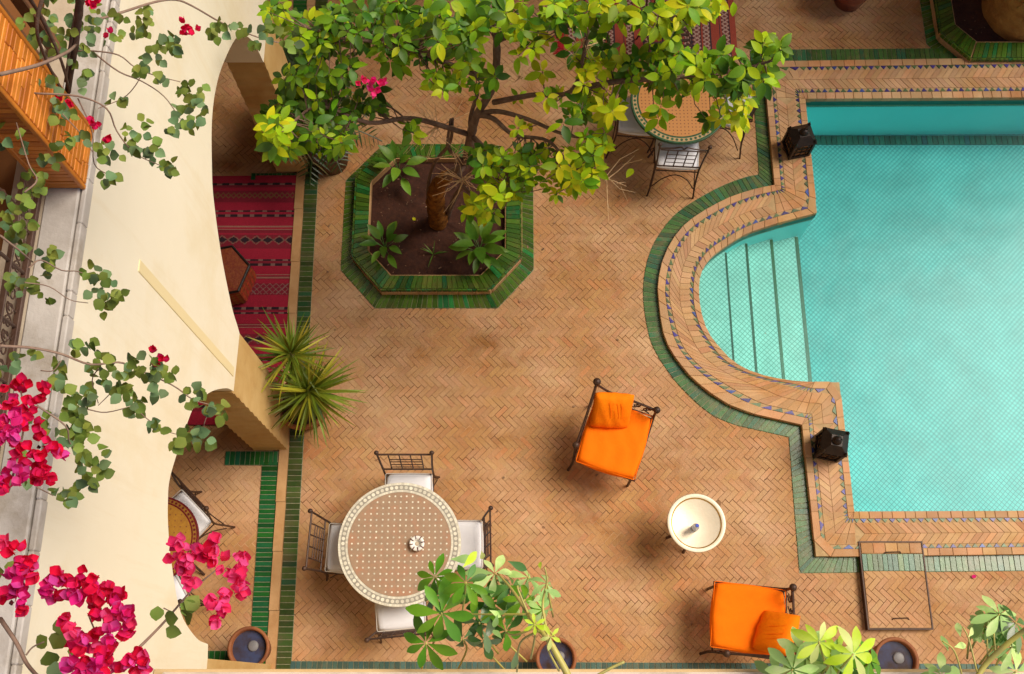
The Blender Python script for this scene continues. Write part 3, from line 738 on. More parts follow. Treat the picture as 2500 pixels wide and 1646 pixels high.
def railing():
    x = XW - .205
    root = thing('iron_railing', 'brown iron railing with a row of scrolls along the upper gallery ledge', 'railing')
    ya, yb = .2, onx(208, 463, XW).y - .02
    for z, h, nm in ((4.965, .028, 'bottom_rail'), (5.135, .012, 'middle_rail'), (5.93, .03, 'hand_rail')):
        m = MB(); bbox(m, x - .014, x + .014, ya - .6, yb, z, z + h, .003); m.build(nm, M['rail'], root)
    y = ya - .4; i = 0
    while y < yb - .1:
        m = MB()
        for s in (1, -1):
            cy = y + .035 + (0 if s > 0 else .066)
            sp = spiral((x, cy, 5.062), .012, .036, 0 if s > 0 else math.pi, 1.35, (0, 1, 0), (0, 0, s), 20)
            tube(m, sp, .0045, 5)
            tube(m, [sp[-1], Vector((x, cy, 5.062 + s * .055)), Vector((x, cy + .03, 5.062 + s * .07))], .0045, 5)
        m.build('scroll', M['rail'], root); y += .135
    y = ya - .5
    while y < yb:
        m = MB(); tube(m, [(x, y, 4.99), (x, y, 5.93)], .009, 6); m.build('bar', M['rail'], root)
        m = MB(); lathe(m, [(.009, 5.28), (.016, 5.30), (.009, 5.32)], (x, y, 0), 8); m.build('collar', M['rail'], root); y += .27
railing()
def beams():
    root = thing('lintel_beam', 'dark brown painted timber beam behind the vine at top left', 'beam')
    m = MB(); a = onx(60, 20, -2.36); bbox(m, -2.46, -2.34, 2.70, 2.98, 4.946, 7.4, .01); m.build('timber', M['beam'], root)
    m = MB(); bbox(m, -2.40, -2.33, 3.10, 3.16, 4.946, 7.4, .006); m.build('timber', M['beam'], root)
beams()

# ------------------------------------------------------------------ tree planters
def planter(name, label, O, I, G, zr, brickface=False):
    root = thing(name, label, 'planter')
    zt = zr
    def loop(a): return a + [a[0]]
    m = MB(); n = len(O)
    v = [(p.x, p.y, -.02) for p in O] + [(p.x, p.y, zt - .014) for p in O] + [(p.x, p.y, zt - .014) for p in I] + [(p.x, p.y, -.1) for p in I]
    f = []
    for i in range(n):
        j = (i + 1) % n; f += [(i, j, n + j, n + i), (n + i, n + j, 2 * n + j, 2 * n + i), (2 * n + i, 2 * n + j, 3 * n + j, 3 * n + i)]
    m.add(v, f); m.build('rim', M['curb'], root)
    m = MB(); Is = [p for p in I]; m.add([(p.x, p.y, .035) for p in Is], [tuple(range(n))])
    # lumpy soil
    c = sum((Vector(p) for p in Is), Vector((0, 0))) / n
    g = MB(); vv = []; K = 16
    for k in range(K + 1):
        t = k / K
        for i in range(n * 6):
            q = i / 6; a = Is[int(q) % n].lerp(Is[(int(q) + 1) % n], q % 1); p = c.lerp(a, t)
            vv.append((p.x, p.y, .03 + (.02 * math.sin(p.x * 19 + p.y * 7) * math.cos(p.y * 23) + R(-.008, .008)) * (1 - t ** 6) + .03 * (1 - t)))
    N = n * 6; ff = [(k * N + i, k * N + (i + 1) % N, (k + 1) * N + (i + 1) % N, (k + 1) * N + i) for k in range(1, K) for i in range(N)]
    ff += [(0, N + (i + 1) % N, N + i)[::-1] for i in range(N)]
    g.add(vv, ff); g.build('soil', M['soil'], root, True)
    lt = MB()
    for k in range(150):
        q = R(0, n); a = Is[int(q) % n].lerp(Is[(int(q) + 1) % n], q % 1); p = c.lerp(a, math.sqrt(R(0, .9))); e = R(.004, .014); th = R(0, 6.28); z = .062 + R(-.01, .012)
        lt.add([(p.x + e * math.cos(th), p.y + e * math.sin(th), z), (p.x - e * .4 * math.sin(th), p.y + e * .4 * math.cos(th), z + e * .4), (p.x - e * math.cos(th), p.y - e * math.sin(th), z), (p.x + e * .4 * math.sin(th), p.y - e * .4 * math.cos(th), z + e * .3)], [(0, 1, 2, 3)])
    kind(lt.build('soil_litter', M['litter'], root), 'stuff')
    def ring(a, b, k=8):
        A, B = [], []
        for i in range(n):
            for t in range(k): A.append(a[i].lerp(a[(i + 1) % n], t / k)); B.append(b[i].lerp(b[(i + 1) % n], t / k))
        A.append(a[0]); B.append(b[0]); return A, B
    Oi = [O[i].lerp(I[i], .10) for i in range(n)]; Ii = [O[i].lerp(I[i], .93) for i in range(n)]
    st = Strip(*ring(Oi, Ii)); it = []; course(st, it, 0, 1, .050, .004, zt - .03, zt, .002, .0015, .1); pieces(root, 'tile', 'tile_row', it, M['green'])
    # narrow vertical edge tiles along the outside of the top, brick course below
    Oo = [p + (p - c).normalized() * .003 for p in O]; Od = [O[i].lerp(I[i], .085) for i in range(n)]
    st = Strip(*ring(Oo, Od)); it = []; course(st, it, 0, 1, .050, .004, zt - .045, zt - .003, .002, .001, .1); pieces(root, 'edge_tile', 'edge_tile_row', it, M['green'])
    Ob = [p + (p - c).normalized() * .009 for p in O]
    st = Strip(*ring(Ob, Od)); it = []; course(st, it, 0, 1, .19, .006, .005, zt - .05, .004, .001, .15); pieces(root, 'brick', 'brick_row', it, M['coping'])
    A, B = ring(G, O); tile_strip('ground_border', A, B, M['green'], .050, parent=root)
    return root
planter('tree_planter', 'octagonal bed edged with green glazed tiles around the citrus tree in the courtyard', RIM_O, RIM_I, RING_O, .12)
planter('palm_planter', 'octagonal green tiled bed around the thick palm trunk at the top right corner', P2O, P2I, P2R, .12)
def palm_trunk():
    root = thing('palm_tree', 'thick fibrous brown palm trunk in the tiled bed at the top right corner', 'palm', (5.62, 7.02, 0))
    m = MB(); prof = [(.46, .0), (.47, .1), (.455, .3), (.43, .6), (.42, 1.0), (.42, 1.6), (.41, 2.4)]
    pr = []
    for k in range(49):
        z = 2.4 * k / 48; r = np.interp(z, [p[1] for p in prof], [p[0] for p in prof]) + .012 * math.sin(z * 46) ; pr.append((float(r), z))
    lathe(m, pr, (0, 0, 0), 40); o = m.build('trunk', M['palmbark'], root, True)
    for k in range(26):
        a = R(3.0, 6.0); z = R(.1, 1.8); L_ = R(.15, .3); rr = .44
        m = MB(); tube(m, [(rr * math.cos(a), rr * math.sin(a), z), ((rr + .01) * math.cos(a + L_ * .3), (rr + .01) * math.sin(a + L_ * .3), z + L_ * .5), (rr * math.cos(a + L_ * .5), rr * math.sin(a + L_ * .5), z + L_)], [.004, .012, .003], 5); m.build('fibre', M['palmbark'], root)
palm_trunk()

# ------------------------------------------------------------------ paving details
def hatch():
    root = thing('access_hatch', 'rectangular hatch let into the paving with bricks and green tiles inside its dark frame', 'hatch', (0, 0, .058))
    m = MB(); t = .011; z = .006
    yT = HY1; yB = HY0
    for a, b in (((HX0, yB), (HX1, yB)), ((HX0, yT), (HX1, yT)), ((HX0, yB), (HX0, yT)), ((HX1, yB), (HX1, yT))):
        if a[1] == b[1]: box(m, a[0] - t / 2, b[0] + t / 2, a[1] - t / 2, a[1] + t / 2, -.075, z + .003)
        else: box(m, a[0] - t / 2, a[0] + t / 2, a[1] + t / 2, b[1] - t / 2, -.075, z + .003)
    m.build('frame', M['iron'], root)
    hx0, hx1 = HX0 + .01, HX1 - .01
    m = MB(); box(m, hx0, hx1, yB + .008, yT - .008, -.075, .004); m.build('bed', M['mortar'], root)
    X, Y, A = herringbone(hx0 - .08, hx1 + .08, HY0 - .08, HY0 + .60, rad(-45))
    def clip(poly, ax, lim, sg):                 # cut the edge bricks to fit the frame
        out = []
        for q in range(len(poly)):
            a, b = poly[q - 1], poly[q]; da, db = (a[ax] - lim) * sg, (b[ax] - lim) * sg
            if (da < 0) != (db < 0): t = da / (da - db); out.append((a[0] + (b[0] - a[0]) * t, a[1] + (b[1] - a[1]) * t))
            if db >= 0: out.append(b)
        return out
    for x, y, a in zip(X, Y, A):
        l, wd = (BL - .004) / 2, (BW - .004) / 2; ca, sa = math.cos(a), math.sin(a)
        q = [(x + u * ca - v * sa, y + u * sa + v * ca) for u, v in ((-l, -wd), (l, -wd), (l, wd), (-l, wd))]
        for ax, lim, sg in ((0, hx0 + .003, 1), (0, hx1 - .003, -1), (1, HY0 + .010, 1), (1, HY0 + .502, -1)):
            if q: q = clip(q, ax, lim, sg)
        q = [p for k, p in enumerate(q) if math.dist(p, q[k - 1]) > .002] if q else q
        if len(q) < 3: continue
        v, f = block_vf(q, -.01, .008 + R(-.001, .001), .0012); m = MB(); m.add(v, f); m.build('brick', M['brick'], root)
    it = []; x = hx0; yg = HY0 + .505
    while x < hx1 - .02:
        wv = min(R(.042, .052), hx1 - x)
        v, f = block_vf([(x + .002, yg), (x + wv - .002, yg), (x + wv - .002, yg + .152), (x + .002, yg + .152)], -.01, .010, .002); it.append((v, f, (x + wv / 2, yg + .07, .01), .1)); x += wv
    pieces(root, 'tile', 'tile_row', it, M['palegreen'])
    it = []; x = hx0; n = 5; wv = (hx1 - hx0) / n
    for k in range(n):
        v, f = block_vf([(x + .002, yg + .158), (x + wv - .002, yg + .158), (x + wv - .002, yT - .012), (x + .002, yT - .012)], -.01, .010 + R(-.001, .001), .003); it.append((v, f, (x + wv / 2, yT - .06, .01), .1)); x += wv
    pieces(root, 'brick', 'brick_row', it, M['coping'])
    for xx, yy in ((hx0 + .21, HY0 + .09), (hx0 + .21, yg + .165)):
        m = MB(); tube(m, [(xx, yy - .012, .012), (xx + .004, yy, .02), (xx + .14, yy + .004, .02), (xx + .146, yy - .01, .012)], .005, 6); m.build('lift_handle', M['iron'], root)
hatch()

# ------------------------------------------------------------------ iron chairs and mosaic tables
def chair_parts(root, cush_mat='white', fancy=False, bare=False):
    """seat centre at the origin, back towards -y"""
    I = M['iron']; W = .215
    for s in (-1, 1):
        m = MB(); tube(m, cr([(s * (W + .02), -.27, 0), (s * (W + .005), -.235, .2), (s * W, -.205, .44), (s * (W + .005), (-.212 if fancy else -.235), .70), (s * (W + .02), (-.222 if fancy else -.285), .955)], 4), .0095, 7); m.build('back_post', I, root)
        m = MB(); ball(m, (s * (W + .02), (-.224 if fancy else -.288), .972), .021); m.build('finial', I, root)
        m = MB(); tube(m, cr([(s * (W + .025), .235, 0), (s * (W + .005), .215, .22), (s * W, .20, .44)], 4), .0095, 7); m.build('front_leg', I, root)
        m = MB(); tube(m, cr([(s * (W + .01), -.22, .12), (s * (W - .01), -.12, .30), (s * (W - .01), 0, .40), (s * (W - .01), .12, .30), (s * (W + .01), .20, .12)], 4), .006, 5); m.build('side_brace', I, root)
    m = MB(); tube(m, cr([(-W, -.235, .14), (-.12, -.225, .31), (0, -.215, .38), (.12, -.225, .31), (W, -.235, .14)], 4), .006, 5); m.build('back_brace', I, root)
    m = MB(); tube(m, [(-W, -.205, .44), (W, -.205, .44), (W, .205, .44), (-W, .205, .44)], .009, 6, closed=True); m.build('seat_frame', I, root)
    def yb(z): return float(np.interp(z, [.44, .70, .955], [-.205, -.212, -.222] if fancy else [-.205, -.235, -.285]))
    def bar(x0, z0, x1, z1, r=.006): 
        m = MB(); tube(m, [(x0, yb(z0), z0), (x1, yb(z1), z1)], r, 6); return m
    if fancy:
        m = MB(); pts_ = [(-W - .01, yb(.90), .90), (-.10, yb(.92), .915), (-.03, yb(.94), .94), (0, yb(.90), .90), (.03, yb(.94), .94), (.10, yb(.92), .915), (W + .01, yb(.90), .90)]
        tube(m, cr(pts_, 5), .0075, 6); m.build('top_rail', I, root)
    else: bar(-W - .012, .935, W + .012, .935, .0085).build('top_rail', I, root)
    zl = .54 if fancy else .60; bar(-W, zl, W, zl, .0075).build('lower_rail', I, root)
    if fancy: bar(-W, .87, W, .87, .006).build('middle_rail', I, root)
    zt = .87 if fancy else .93
    for x in (-.14, -.048, .048, .14): bar(x, zl, x, zt, .0062).build('slat', I, root)
    for z in ((.62, .70, .78) if fancy else (.66, .72, .78, .83)): bar(-.14, z, .14, z, .0042).build('cross_bar', I, root)
    if bare:
        for k in range(6):
            m = MB(); bbox(m, -W, W, -.18 + .066 * k, -.15 + .066 * k, .44, .449, .002); m.build('seat_slat', I, root)
        return
    m = MB(); cushion(m, .435, .43, .065, 12, 8, .2, 0, .447); c = m.build('cushion', M[cush_mat], root, True)
    m = MB(); a = .198
    tube(m, [(x * a * 1.045, y * a * 1.03, .503) for x, y in ((-.93, -1), (.93, -1), (.99, -.97), (1, -.9), (1, .9), (.97, .98), (.9, 1), (-.9, 1), (-.97, .98), (-1, .9), (-1, -.9), (-.99, -.97))], .0035, 5, closed=True); m.build('piping', M['pipe'], c)
def chair(x, y, rz, label, fancy=False, bare=False):
    r = thing('iron_chair', label, 'chair', (x, y, 0), rz, 'iron chairs with white cushions' if not bare else None); chair_parts(r, 'white', fancy, bare); return r
def table(name, label, c, R0, field, dots, ring, ringdots, rim, pitch, dsz, zt=.75, dot_round=True, nring=72):
    root = thing(name, label, 'table', (c[0], c[1], 0))
    m = MB(); lathe(m, [(0, zt - .004), (R0 - .012, zt - .004), (R0 - .002, zt - .006), (R0, zt - .014), (R0 - .002, zt - .034), (R0 - .03, zt - .036), (0, zt - .036)], (0, 0, 0), 72); m.build('table_top', M[rim], root)
    Ri = R0 * .835
    m = MB(); lathe(m, [(0, zt), (Ri, zt), (Ri, zt - .005)], (0, 0, 0), 72); m.build('mosaic_field', M[field], root)
    # inlaid dots
    m = MB(); k = int(R0 / pitch) + 1
    for i in range(-k, k + 1):
        for j in range(-k, k + 1):
            x, y = i * pitch + R(-.0015, .0015), j * pitch + R(-.0015, .0015)
            if math.hypot(x, y) < Ri - dsz * 1.2:
                n = 6; a0 = R(0, 1); m.add([(x + dsz / 2 * math.cos(a0 + 2 * math.pi * q / n), y + dsz / 2 * math.sin(a0 + 2 * math.pi * q / n), zt + .0012) for q in range(n)], [tuple(range(n))])
    kind(m.build('mosaic_dot_field', M[dots], root), 'stuff')
    # border: two thin rings of small tesserae, a wider ring with studs between them
    def ringseg(ra, rb, n, mat, nm, z, fill=.93):
        m = MB()
        for q in range(n):
            a, b = 2 * math.pi * q / n, 2 * math.pi * (q + fill) / n
            m.add([(ra * math.cos(a), ra * math.sin(a), z), (rb * math.cos(a), rb * math.sin(a), z), (rb * math.cos(b), rb * math.sin(b), z), (ra * math.cos(b), ra * math.sin(b), z)], [(0, 1, 2, 3)])
        kind(m.build(nm, M[mat], root), 'stuff')
    ringseg(R0 * .838, R0 * .872, nring * 2, ring, 'inner_ring', zt + .0008)
    ringseg(R0 * .955, R0 * .992, nring * 2, ring, 'outer_ring', zt + .0008)
    m = MB(); lathe(m, [(R0 * .87, zt - .002), (R0 * .872, zt), (R0 * .955, zt), (R0 * .957, zt - .002)], (0, 0, 0), 72); m.build('border_band', M[ringdots[1]], root)
    m = MB(); rm = R0 * .9135; sz = R0 * .030
    for q in range(nring):
        a = 2 * math.pi * q / nring; n = 8
        m.add([(rm * math.cos(a) + sz * math.cos(2 * math.pi * e / n), rm * math.sin(a) + sz * math.sin(2 * math.pi * e / n), zt + .0014) for e in range(n)], [tuple(range(n))])
    kind(m.build('border_stud_ring', M[ringdots[0]], root), 'stuff')
    I = M['iron']
    m = MB(); lathe(m, [(.028, .12), (.022, .3), (.035, .45), (.022, .6), (.03, zt - .04)], (0, 0, 0), 12); m.build('pedestal', I, root, True)
    for q in range(4):
        a = math.pi / 4 + q * math.pi / 2; ca, sa = math.cos(a), math.sin(a)
        m = MB(); tube(m, cr([(.02 * ca, .02 * sa, .40), (.12 * ca, .12 * sa, .2), (.26 * ca, .26 * sa, .06), (.32 * ca, .32 * sa, .012)], 4), .011, 6); tube(m, cr([(.02 * ca, .02 * sa, .45), (.16 * ca, .16 * sa, .6), (R0 * .75 * ca, R0 * .75 * sa, zt - .04)], 4), .009, 6); m.build('leg', I, root)
    return root
T1 = (-.951, 1.142); T2 = (1.640, 5.435); T3 = tuple(at(380, 1315, .75)[:2])
table('mosaic_table', 'round terracotta mosaic table with white dots and a pale rim, lower left of the courtyard', T1, .522, 'tmosaic', 'wmosaic', 'wmosaic', ('wmosaic', 'gmosaic'), 'wmosaic', .050, .017)
table('mosaic_table', 'round ochre mosaic table with a green border standing under the tree by the pool', T2, .478, 'omosaic', 'bmosaic', 'grmosaic', ('grmosaic', 'tanmosaic'), 'grmosaic', .037, .013, nring=60)
table('mosaic_table', 'round yellow mosaic table with a maroon border half hidden inside the arcade', T3, .36, 'ymosaic', 'bmosaic', 'rmosaic', ('rmosaic', 'ymosaic'), 'rmosaic', .05, .013, nring=56)
chair(-.915, 1.585, math.pi, 'iron chair with white cushion at the top side of the white rimmed table')
chair(-1.40, 1.135, -math.pi / 2 - .04, 'white cushioned iron chair left of the white rimmed table, beside the tile border')
chair(-.46, 1.165, math.pi / 2 + .02, 'iron chair with white cushion on the right of the white rimmed table, partly under leaves')
chair(-.955, .66, -.10 + .2, 'white cushioned iron chair tucked under the bottom side of the white rimmed table')
chair(1.64, 5.03, -.06, 'iron chair with scrolled lattice back and white cushion below the green bordered table', True)
chair(1.27, 5.42, -math.pi / 2 - .1, 'iron chair with white cushion on the left of the green bordered table', True)
chair(2.20, 5.52, math.pi / 2 - .35, 'iron chair with white cushion between the green bordered table and the pool', True)
chair(1.62, 6.42, math.pi + .12, 'dark iron chair standing on the striped rug behind the green bordered table', True, True)
_p = at(458, 1197, .95)
chair(_p.x - .19, _p.y - .20, rad(136), 'iron chair with white cushion glimpsed through the lower arch')
_p = at(402, 1425, .5)
chair(_p.x - .06, _p.y - .08, .6, 'iron chair below the yellow table, only its dark legs showing past the arch edge')

def ashtray():
    root = thing('ashtray', 'small white ceramic ashtray with dark notches on the white rimmed table', 'ashtray', (-.80, 1.138, .752))
    m = MB(); lathe(m, [(0, 0), (.052, 0), (.062, .012), (.064, .042), (.058, .048), (.036, .046), (.032, .02), (0, .016)], (0, 0, 0), 24); m.build('bowl', M['ceramic'], root, True)
    for k in range(8):
        a = 2 * math.pi * k / 8 + .2; m = MB()
        tube(m, [(.034 * math.cos(a), .034 * math.sin(a), .047), (.06 * math.cos(a), .06 * math.sin(a), .0495), (.066 * math.cos(a), .066 * math.sin(a), .03)], .0048, 5); m.build('notch', M['ashmark'], root)
    m = MB(); lathe(m, [(.014, .017), (.017, .021), (.012, .025), (0, .024)], (0, 0, 0), 12); m.build('knob', M['stone'], root, True)
ashtray()

# ------------------------------------------------------------------ orange armchairs
def armchair(x, y, rz, mir, label, tl):
    root = thing('armchair', label, 'armchair', (x, y, 0), rz, 'orange cushioned iron armchairs'); I = M['iron']; s = mir
    WL, WR, YF, YB = -.305 * s, .275 * s, -.31, .325
    P = {}
    def part(nm, p, r, seg=7, smooth=True, par=None):
        m = MB(); tube(m, cr(p, 5) if smooth and len(p) > 2 else p, r, seg); return m.build(nm, I, par or root)
    # corner posts with ball finials: tall one where the arm meets the back
    part('back_post', [(WL, YB + .02, 0), (WL, YB, .3), (WL, YB + .005, .83)], .013)
    part('back_post', [(WR, YB - .01, 0), (WR, YB - .02, .3), (WR, YB - .02, .63)], .013)
    part('front_leg', [(WL - .02 * s, YF - .01, 0), (WL, YF + .04, .2), (WL - .015 * s, YF + .12, .49)], .013)
    part('front_leg', [(WR - .03 * s, YF + .02, 0), (WR - .03 * s, YF + .03, .33)], .013)
    for p, r in (((WL, YB + .005, .855), .036), ((WR, YB - .02, .655), .033), ((WL - .015 * s, YF + .12, .515), .033)):
        m = MB(); ball(m, p, r, 14); m.build('finial', I, root, True)
    part('arm_rail', [(WL, YB, .82), (WL - .004 * s, .05, .62), (WL - .015 * s, YF + .12, .50)], .011)
    part('arm_lower_rail', [(WL, YB, .40), (WL, YF + .06, .38)], .009)
    part('back_rail', [(WL, YB, .80), (WL * .55, YB + .005, .665), (0, YB, .645), (WR * .6, YB - .01, .64), (WR, YB - .02, .635)], .011)
    part('back_lower_rail', [(WL, YB, .42), (WR, YB - .02, .42)], .009)
    m = MB(); tube(m, [(WL, YB, .33), (WR, YB - .02, .33), (WR, YF + .01, .33), (WL, YF + .03, .33)], .010, 6, closed=True); m.build('seat_frame', I, root)
    part('side_rail', [(WR, YB - .03, .60), (WR + .004 * s, YB - .08, .44), (WR - .004 * s, YF + .05, .36)], .008)
    # scrollwork in the back and the arm
    for k in range(5):
        xx = WL + (WR - WL) * (k + .7) / 5.4
        m = MB()
        for q in (1, -1):
            sp = spiral((xx, YB - .004, .545), .008, .040, q * .4, 1.2 * q, (1, 0, 0), (0, 0, q), 16); tube(m, sp, .0048, 5)
        tube(m, cr([(xx - .045, YB, .43), (xx + .02, YB, .52), (xx + .05, YB - .003, .63)], 4), .0055, 5); m.build('scroll', I, root)
    part('scroll', [(WR - .01 * s, YB - .02, .61), (WR - .08 * s, YB - .015, .60), (WR - .11 * s, YB - .01, .52), (WR - .05 * s, YB - .012, .45)], .0065)
    for k in range(4):
        yy = YB - .07 - .11 * k; zt = .80 - .07 * k
        m = MB()
        for q in (1, -1):
            sp = spiral((WL, yy, (zt + .40) / 2), .008, .036, q * .4, 1.2 * q, (0, 1, 0), (0, 0, q), 16); tube(m, sp, .0048, 5)
        tube(m, cr([(WL, yy - .04, .39), (WL, yy + .015, (zt + .4) / 2), (WL, yy + .035, zt - .06)], 4), .0055, 5); m.build('scroll', I, root)
    m = MB(); cushion(m, .575, .64, .15, 40, 12, .10, 0, .335); 
    ph = R(0, 6); vv = []
    for a, b, z in m.v:                          # sag and drag lines in the cloth
        e = max(0, 1 - (abs(a) / .29) ** 6) * max(0, 1 - (abs(b) / .32) ** 6)
        if z > .42: z += e * (.0045 * math.sin(a * 38 + b * 9 + ph + 2 * math.sin(b * 11)) * (.4 + .6 * math.sin(b * 5 + ph) ** 2) - .008 * math.exp(-((a * 3.2) ** 2 + (b * 3.0) ** 2)))
        vv.append((a, b, z))
    m.v = vv; c = m.build('seat_cushion', M['orange'], root, True); c.location = (-.006 * s, -.012, 0)
    m = MB(); 
    tube(m, [(a * .274 - .0 * s, b * .306, .455) for a, b in ((-.97, -1), (.97, -1), (1.0, -.96), (1.0, .96), (.97, 1), (-.97, 1), (-1, .96), (-1, -.96))], .0035, 5, closed=True); m.build('piping', M['orange'], c)
    # pillow leaning into the corner of arm and back, its crease lines and pointed corners
    p = thing('pillow', tl, 'pillow', (0, 0, 0), 0, 'pillows on the orange armchairs')
    m = MB(); cushion(m, .36, .36, .16, 18, 2.4, .0, 0, -.08)
    v = []
    for a, b, z in m.v:                          # pull the corners out into points
        k = abs(a) * abs(b) / (.18 * .18); f = 1 + .16 * max(0, k - .35); v.append((a * f, b * f, z + .004 * math.sin(a * 60 + b * 25) * (1 - k)))
    m.v = v; o = m.build('cover', M['orange2'], p, True)
    for q in range(4):
        mm = MB(); xa = -.05 + .035 * q; tube(mm, cr([(xa, .12, .070), (xa + .02, .05, .081), (xa + .035, -.03, .082)], 4), .0022, 4); mm.build('crease', M['orange'], p)
    mw = Matrix.Translation((x, y, 0)) @ Matrix.Rotation(rz, 4, 'Z') @ Matrix.Translation((WL + .20 * s, YB - .13, .60)) @ Matrix.Rotation(.16 * s, 4, 'Z') @ Matrix.Rotation(rad(48), 4, 'X') @ Matrix.Rotation(rad(-10) * -s, 4, 'Y')
    p.matrix_world = mw; p.location = mw.to_translation(); p.rotation_euler = mw.to_euler()
    return root
armchair(.935, 2.125, rad(-18), 1, 'orange iron armchair standing in mid courtyard left of the pool steps', 'orange pillow on the armchair nearest the pool steps')
armchair(2.03, .555, rad(-97.3), -1, 'orange iron armchair at the bottom of the courtyard below the brass tray', 'orange pillow on the armchair below the brass tray')

# ------------------------------------------------------------------ brass tray table with a bottle
def tray():
    c = (1.611, 1.352)
    root = thing('tray_table', 'round pale brass tray table with a raised rim on dark wooden legs', 'table', (c[0], c[1], 0))
    z = .50; m = MB(); lathe(m, [(0, z), (.208, z), (.212, z + .002)], (0, 0, 0), 64); m.build('tray_plate', M['brass'], root, True)
    m = MB(); lathe(m, [(.212, z + .002), (.215, z + .009), (.222, z + .011)], (0, 0, 0), 64); m.build('tray_wall', M['gold'], root, True)
    m = MB(); lathe(m, [(.222, z + .011), (.250, z + .017), (.257, z + .014), (.25, z + .008), (.2, z - .006), (0, z - .006)], (0, 0, 0), 64); m.build('tray_rim', M['brass'], root, True)
    for k in range(6):
        a = 2 * math.pi * k / 6 + .3; b = a + 2.2
        m = MB(); tube(m, [(.20 * math.cos(a), .20 * math.sin(a), 0), (.03 * math.cos(a + .9), .03 * math.sin(a + .9), .26), (.17 * math.cos(b), .17 * math.sin(b), z - .01)], [.013, .011, .010], 6); m.build('leg', M['darkwood'], root)
    b = thing('water_bottle', 'clear plastic water bottle with blue cap on the brass tray', 'bottle', (1.580, 1.298, z + .001))
    m = MB(); lathe(m, [(0, .004), (.026, 0), (.031, .008), (.031, .05), (.0295, .055), (.031, .06), (.031, .12), (.029, .125), (.031, .13), (.030, .15), (.014, .195), (.0125, .21), (0, .21)], (0, 0, 0), 20); m.build('body', M['plastic'], b, True)
    m = MB(); lathe(m, [(.0155, .198), (.0155, .218), (.014, .221), (0, .221)], (0, 0, 0), 16); m.build('cap', M['bluecap'], b)
    m = MB(); lathe(m, [(.0315, .065), (.0315, .115)], (0, 0, 0), 20); m.build('wrapper', M['greydisc'], b, True)
tray()

# ------------------------------------------------------------------ lanterns on the coping
def lantern(x, y, rz, label):
    root = thing('iron_lantern', label, 'lantern', (x, y, ZC), rz, 'iron lanterns on the pool coping'); I = M['blackiron']
    a, h = .102, .26
    m = MB(); bbox(m, -a - .012, a + .012, -a - .012, a + .012, 0, .03, .004); m.build('base', I, root)
    for i, (dx, dy) in enumerate(((1, 0), (0, 1), (-1, 0), (0, -1))):
        m = MB()                                 # pierced side: frame bars and lattice in front of amber glass
        def P(u, z, o=0): return (dx * (a + o) - dy * u, dy * (a + o) + dx * u, z)
        for u in (-.06, 0, .06): tube(m, [P(u, .03), P(u, h)], .006, 5)
        for z in (.10, .17, .24): tube(m, [P(-a, z), P(a, z)], .006, 5)
        tube(m, [P(.06 * math.cos(t * math.pi / 6), .17 + .07 * math.sin(t * math.pi / 6), .004) for t in range(12)], .005, 5, closed=True)
        m.build('lattice', I, root)
        g = MB(); g.add([P(-a, .03, -.008), P(a, .03, -.008), P(a, h, -.008), P(-a, h, -.008)], [(0, 1, 2, 3)]); g.build('glass_pane', M['amber'], root)
    for sx in (-1, 1):
        for sy in (-1, 1):
            m = MB(); bbox(m, sx * a - .014, sx * a + .014, sy * a - .014, sy * a + .014, .0, h + .01, .003); m.build('corner_post', I, root)
            m = MB(); lathe(m, [(.014, h + .005), (.020, h + .02), (.006, h + .05), (0, h + .075)], (sx * a, sy * a, 0), 8); m.build('spike', I, root)
    m = MB(); r = a + .02                         # hipped roof with scalloped rim and ring
    m.add([(-r, -r, h), (r, -r, h), (r, r, h), (-r, r, h), (-.05, -.05, h + .07), (.05, -.05, h + .07), (.05, .05, h + .07), (-.05, .05, h + .07)],
          [(0, 1, 5, 4), (1, 2, 6, 5), (2, 3, 7, 6), (3, 0, 4, 7), (4, 5, 6, 7), (0, 3, 2, 1)]); m.build('roof', I, root)
    m = MB(); lathe(m, [(.045, h + .07), (.04, h + .10), (.02, h + .115), (0, h + .12)], (0, 0, 0), 12); m.build('crown', I, root, True)
    m = MB(); tube(m, [(.026 * math.cos(t), 0, h + .135 + .026 * math.sin(t)) for t in np.linspace(0, 2 * math.pi, 14)[:-1]], .004, 5, closed=True); m.build('ring', I, root)
    m = MB(); tube(m, cr([(-a - .012, .03, .02), (-a - .05, .0, .06), (-a - .012, -.05, .03)], 4), .005, 5); m.build('door_hook', I, root)
lantern(2.945, 5.29, .22, 'black iron lantern on the pool coping at the upper left pool corner')
lantern(2.955, 2.115, -.2, 'black iron lantern on the pool coping below the pool steps')

# ------------------------------------------------------------------ pots
def pot(x, y, R0, h, label, fill, mat='terracotta', disc=True, name='clay_pot'):
    root = thing(name, label, 'pot', (x, y, 0), 0)
    m = MB(); lathe(m, [(0, 0), (R0 * .62, 0), (R0 * .8, h * .4), (R0 * .98, h * .9), (R0 * 1.02, h * .93), (R0 * 1.02, h), (R0 * .88, h), (R0 * .84, h * .92), (R0 * .82, h * .86), (0, h * .86)], (0, 0, 0), 36); m.build('body', M[mat], root, True)
    m = MB(); lathe(m, [(0, h * .885), (R0 * .83, h * .885)], (0, 0, 0), 36); m.build('water', M[fill], root)
    if disc:
        m = MB(); lathe(m, [(0, h * .92), (R0 * .20, h * .92), (R0 * .26, h * .905), (R0 * .26, h * .88)], (R0 * .18, R0 * .1, 0), 24); m.build('float', M['greydisc'], root, True)
    return root
pot(-2.245, .31, .175, .40, 'terracotta pot holding water at the foot of the lower arch, on the tile border', 'skywater')
pot(.375, .225, .17, .42, 'water filled dark clay pot at the bottom edge left of the orange armchair', 'skywater')
pot(3.255, .21, .185, .42, 'brown clay pot with a mirror like water surface at the bottom right below the hatch', 'skywater')
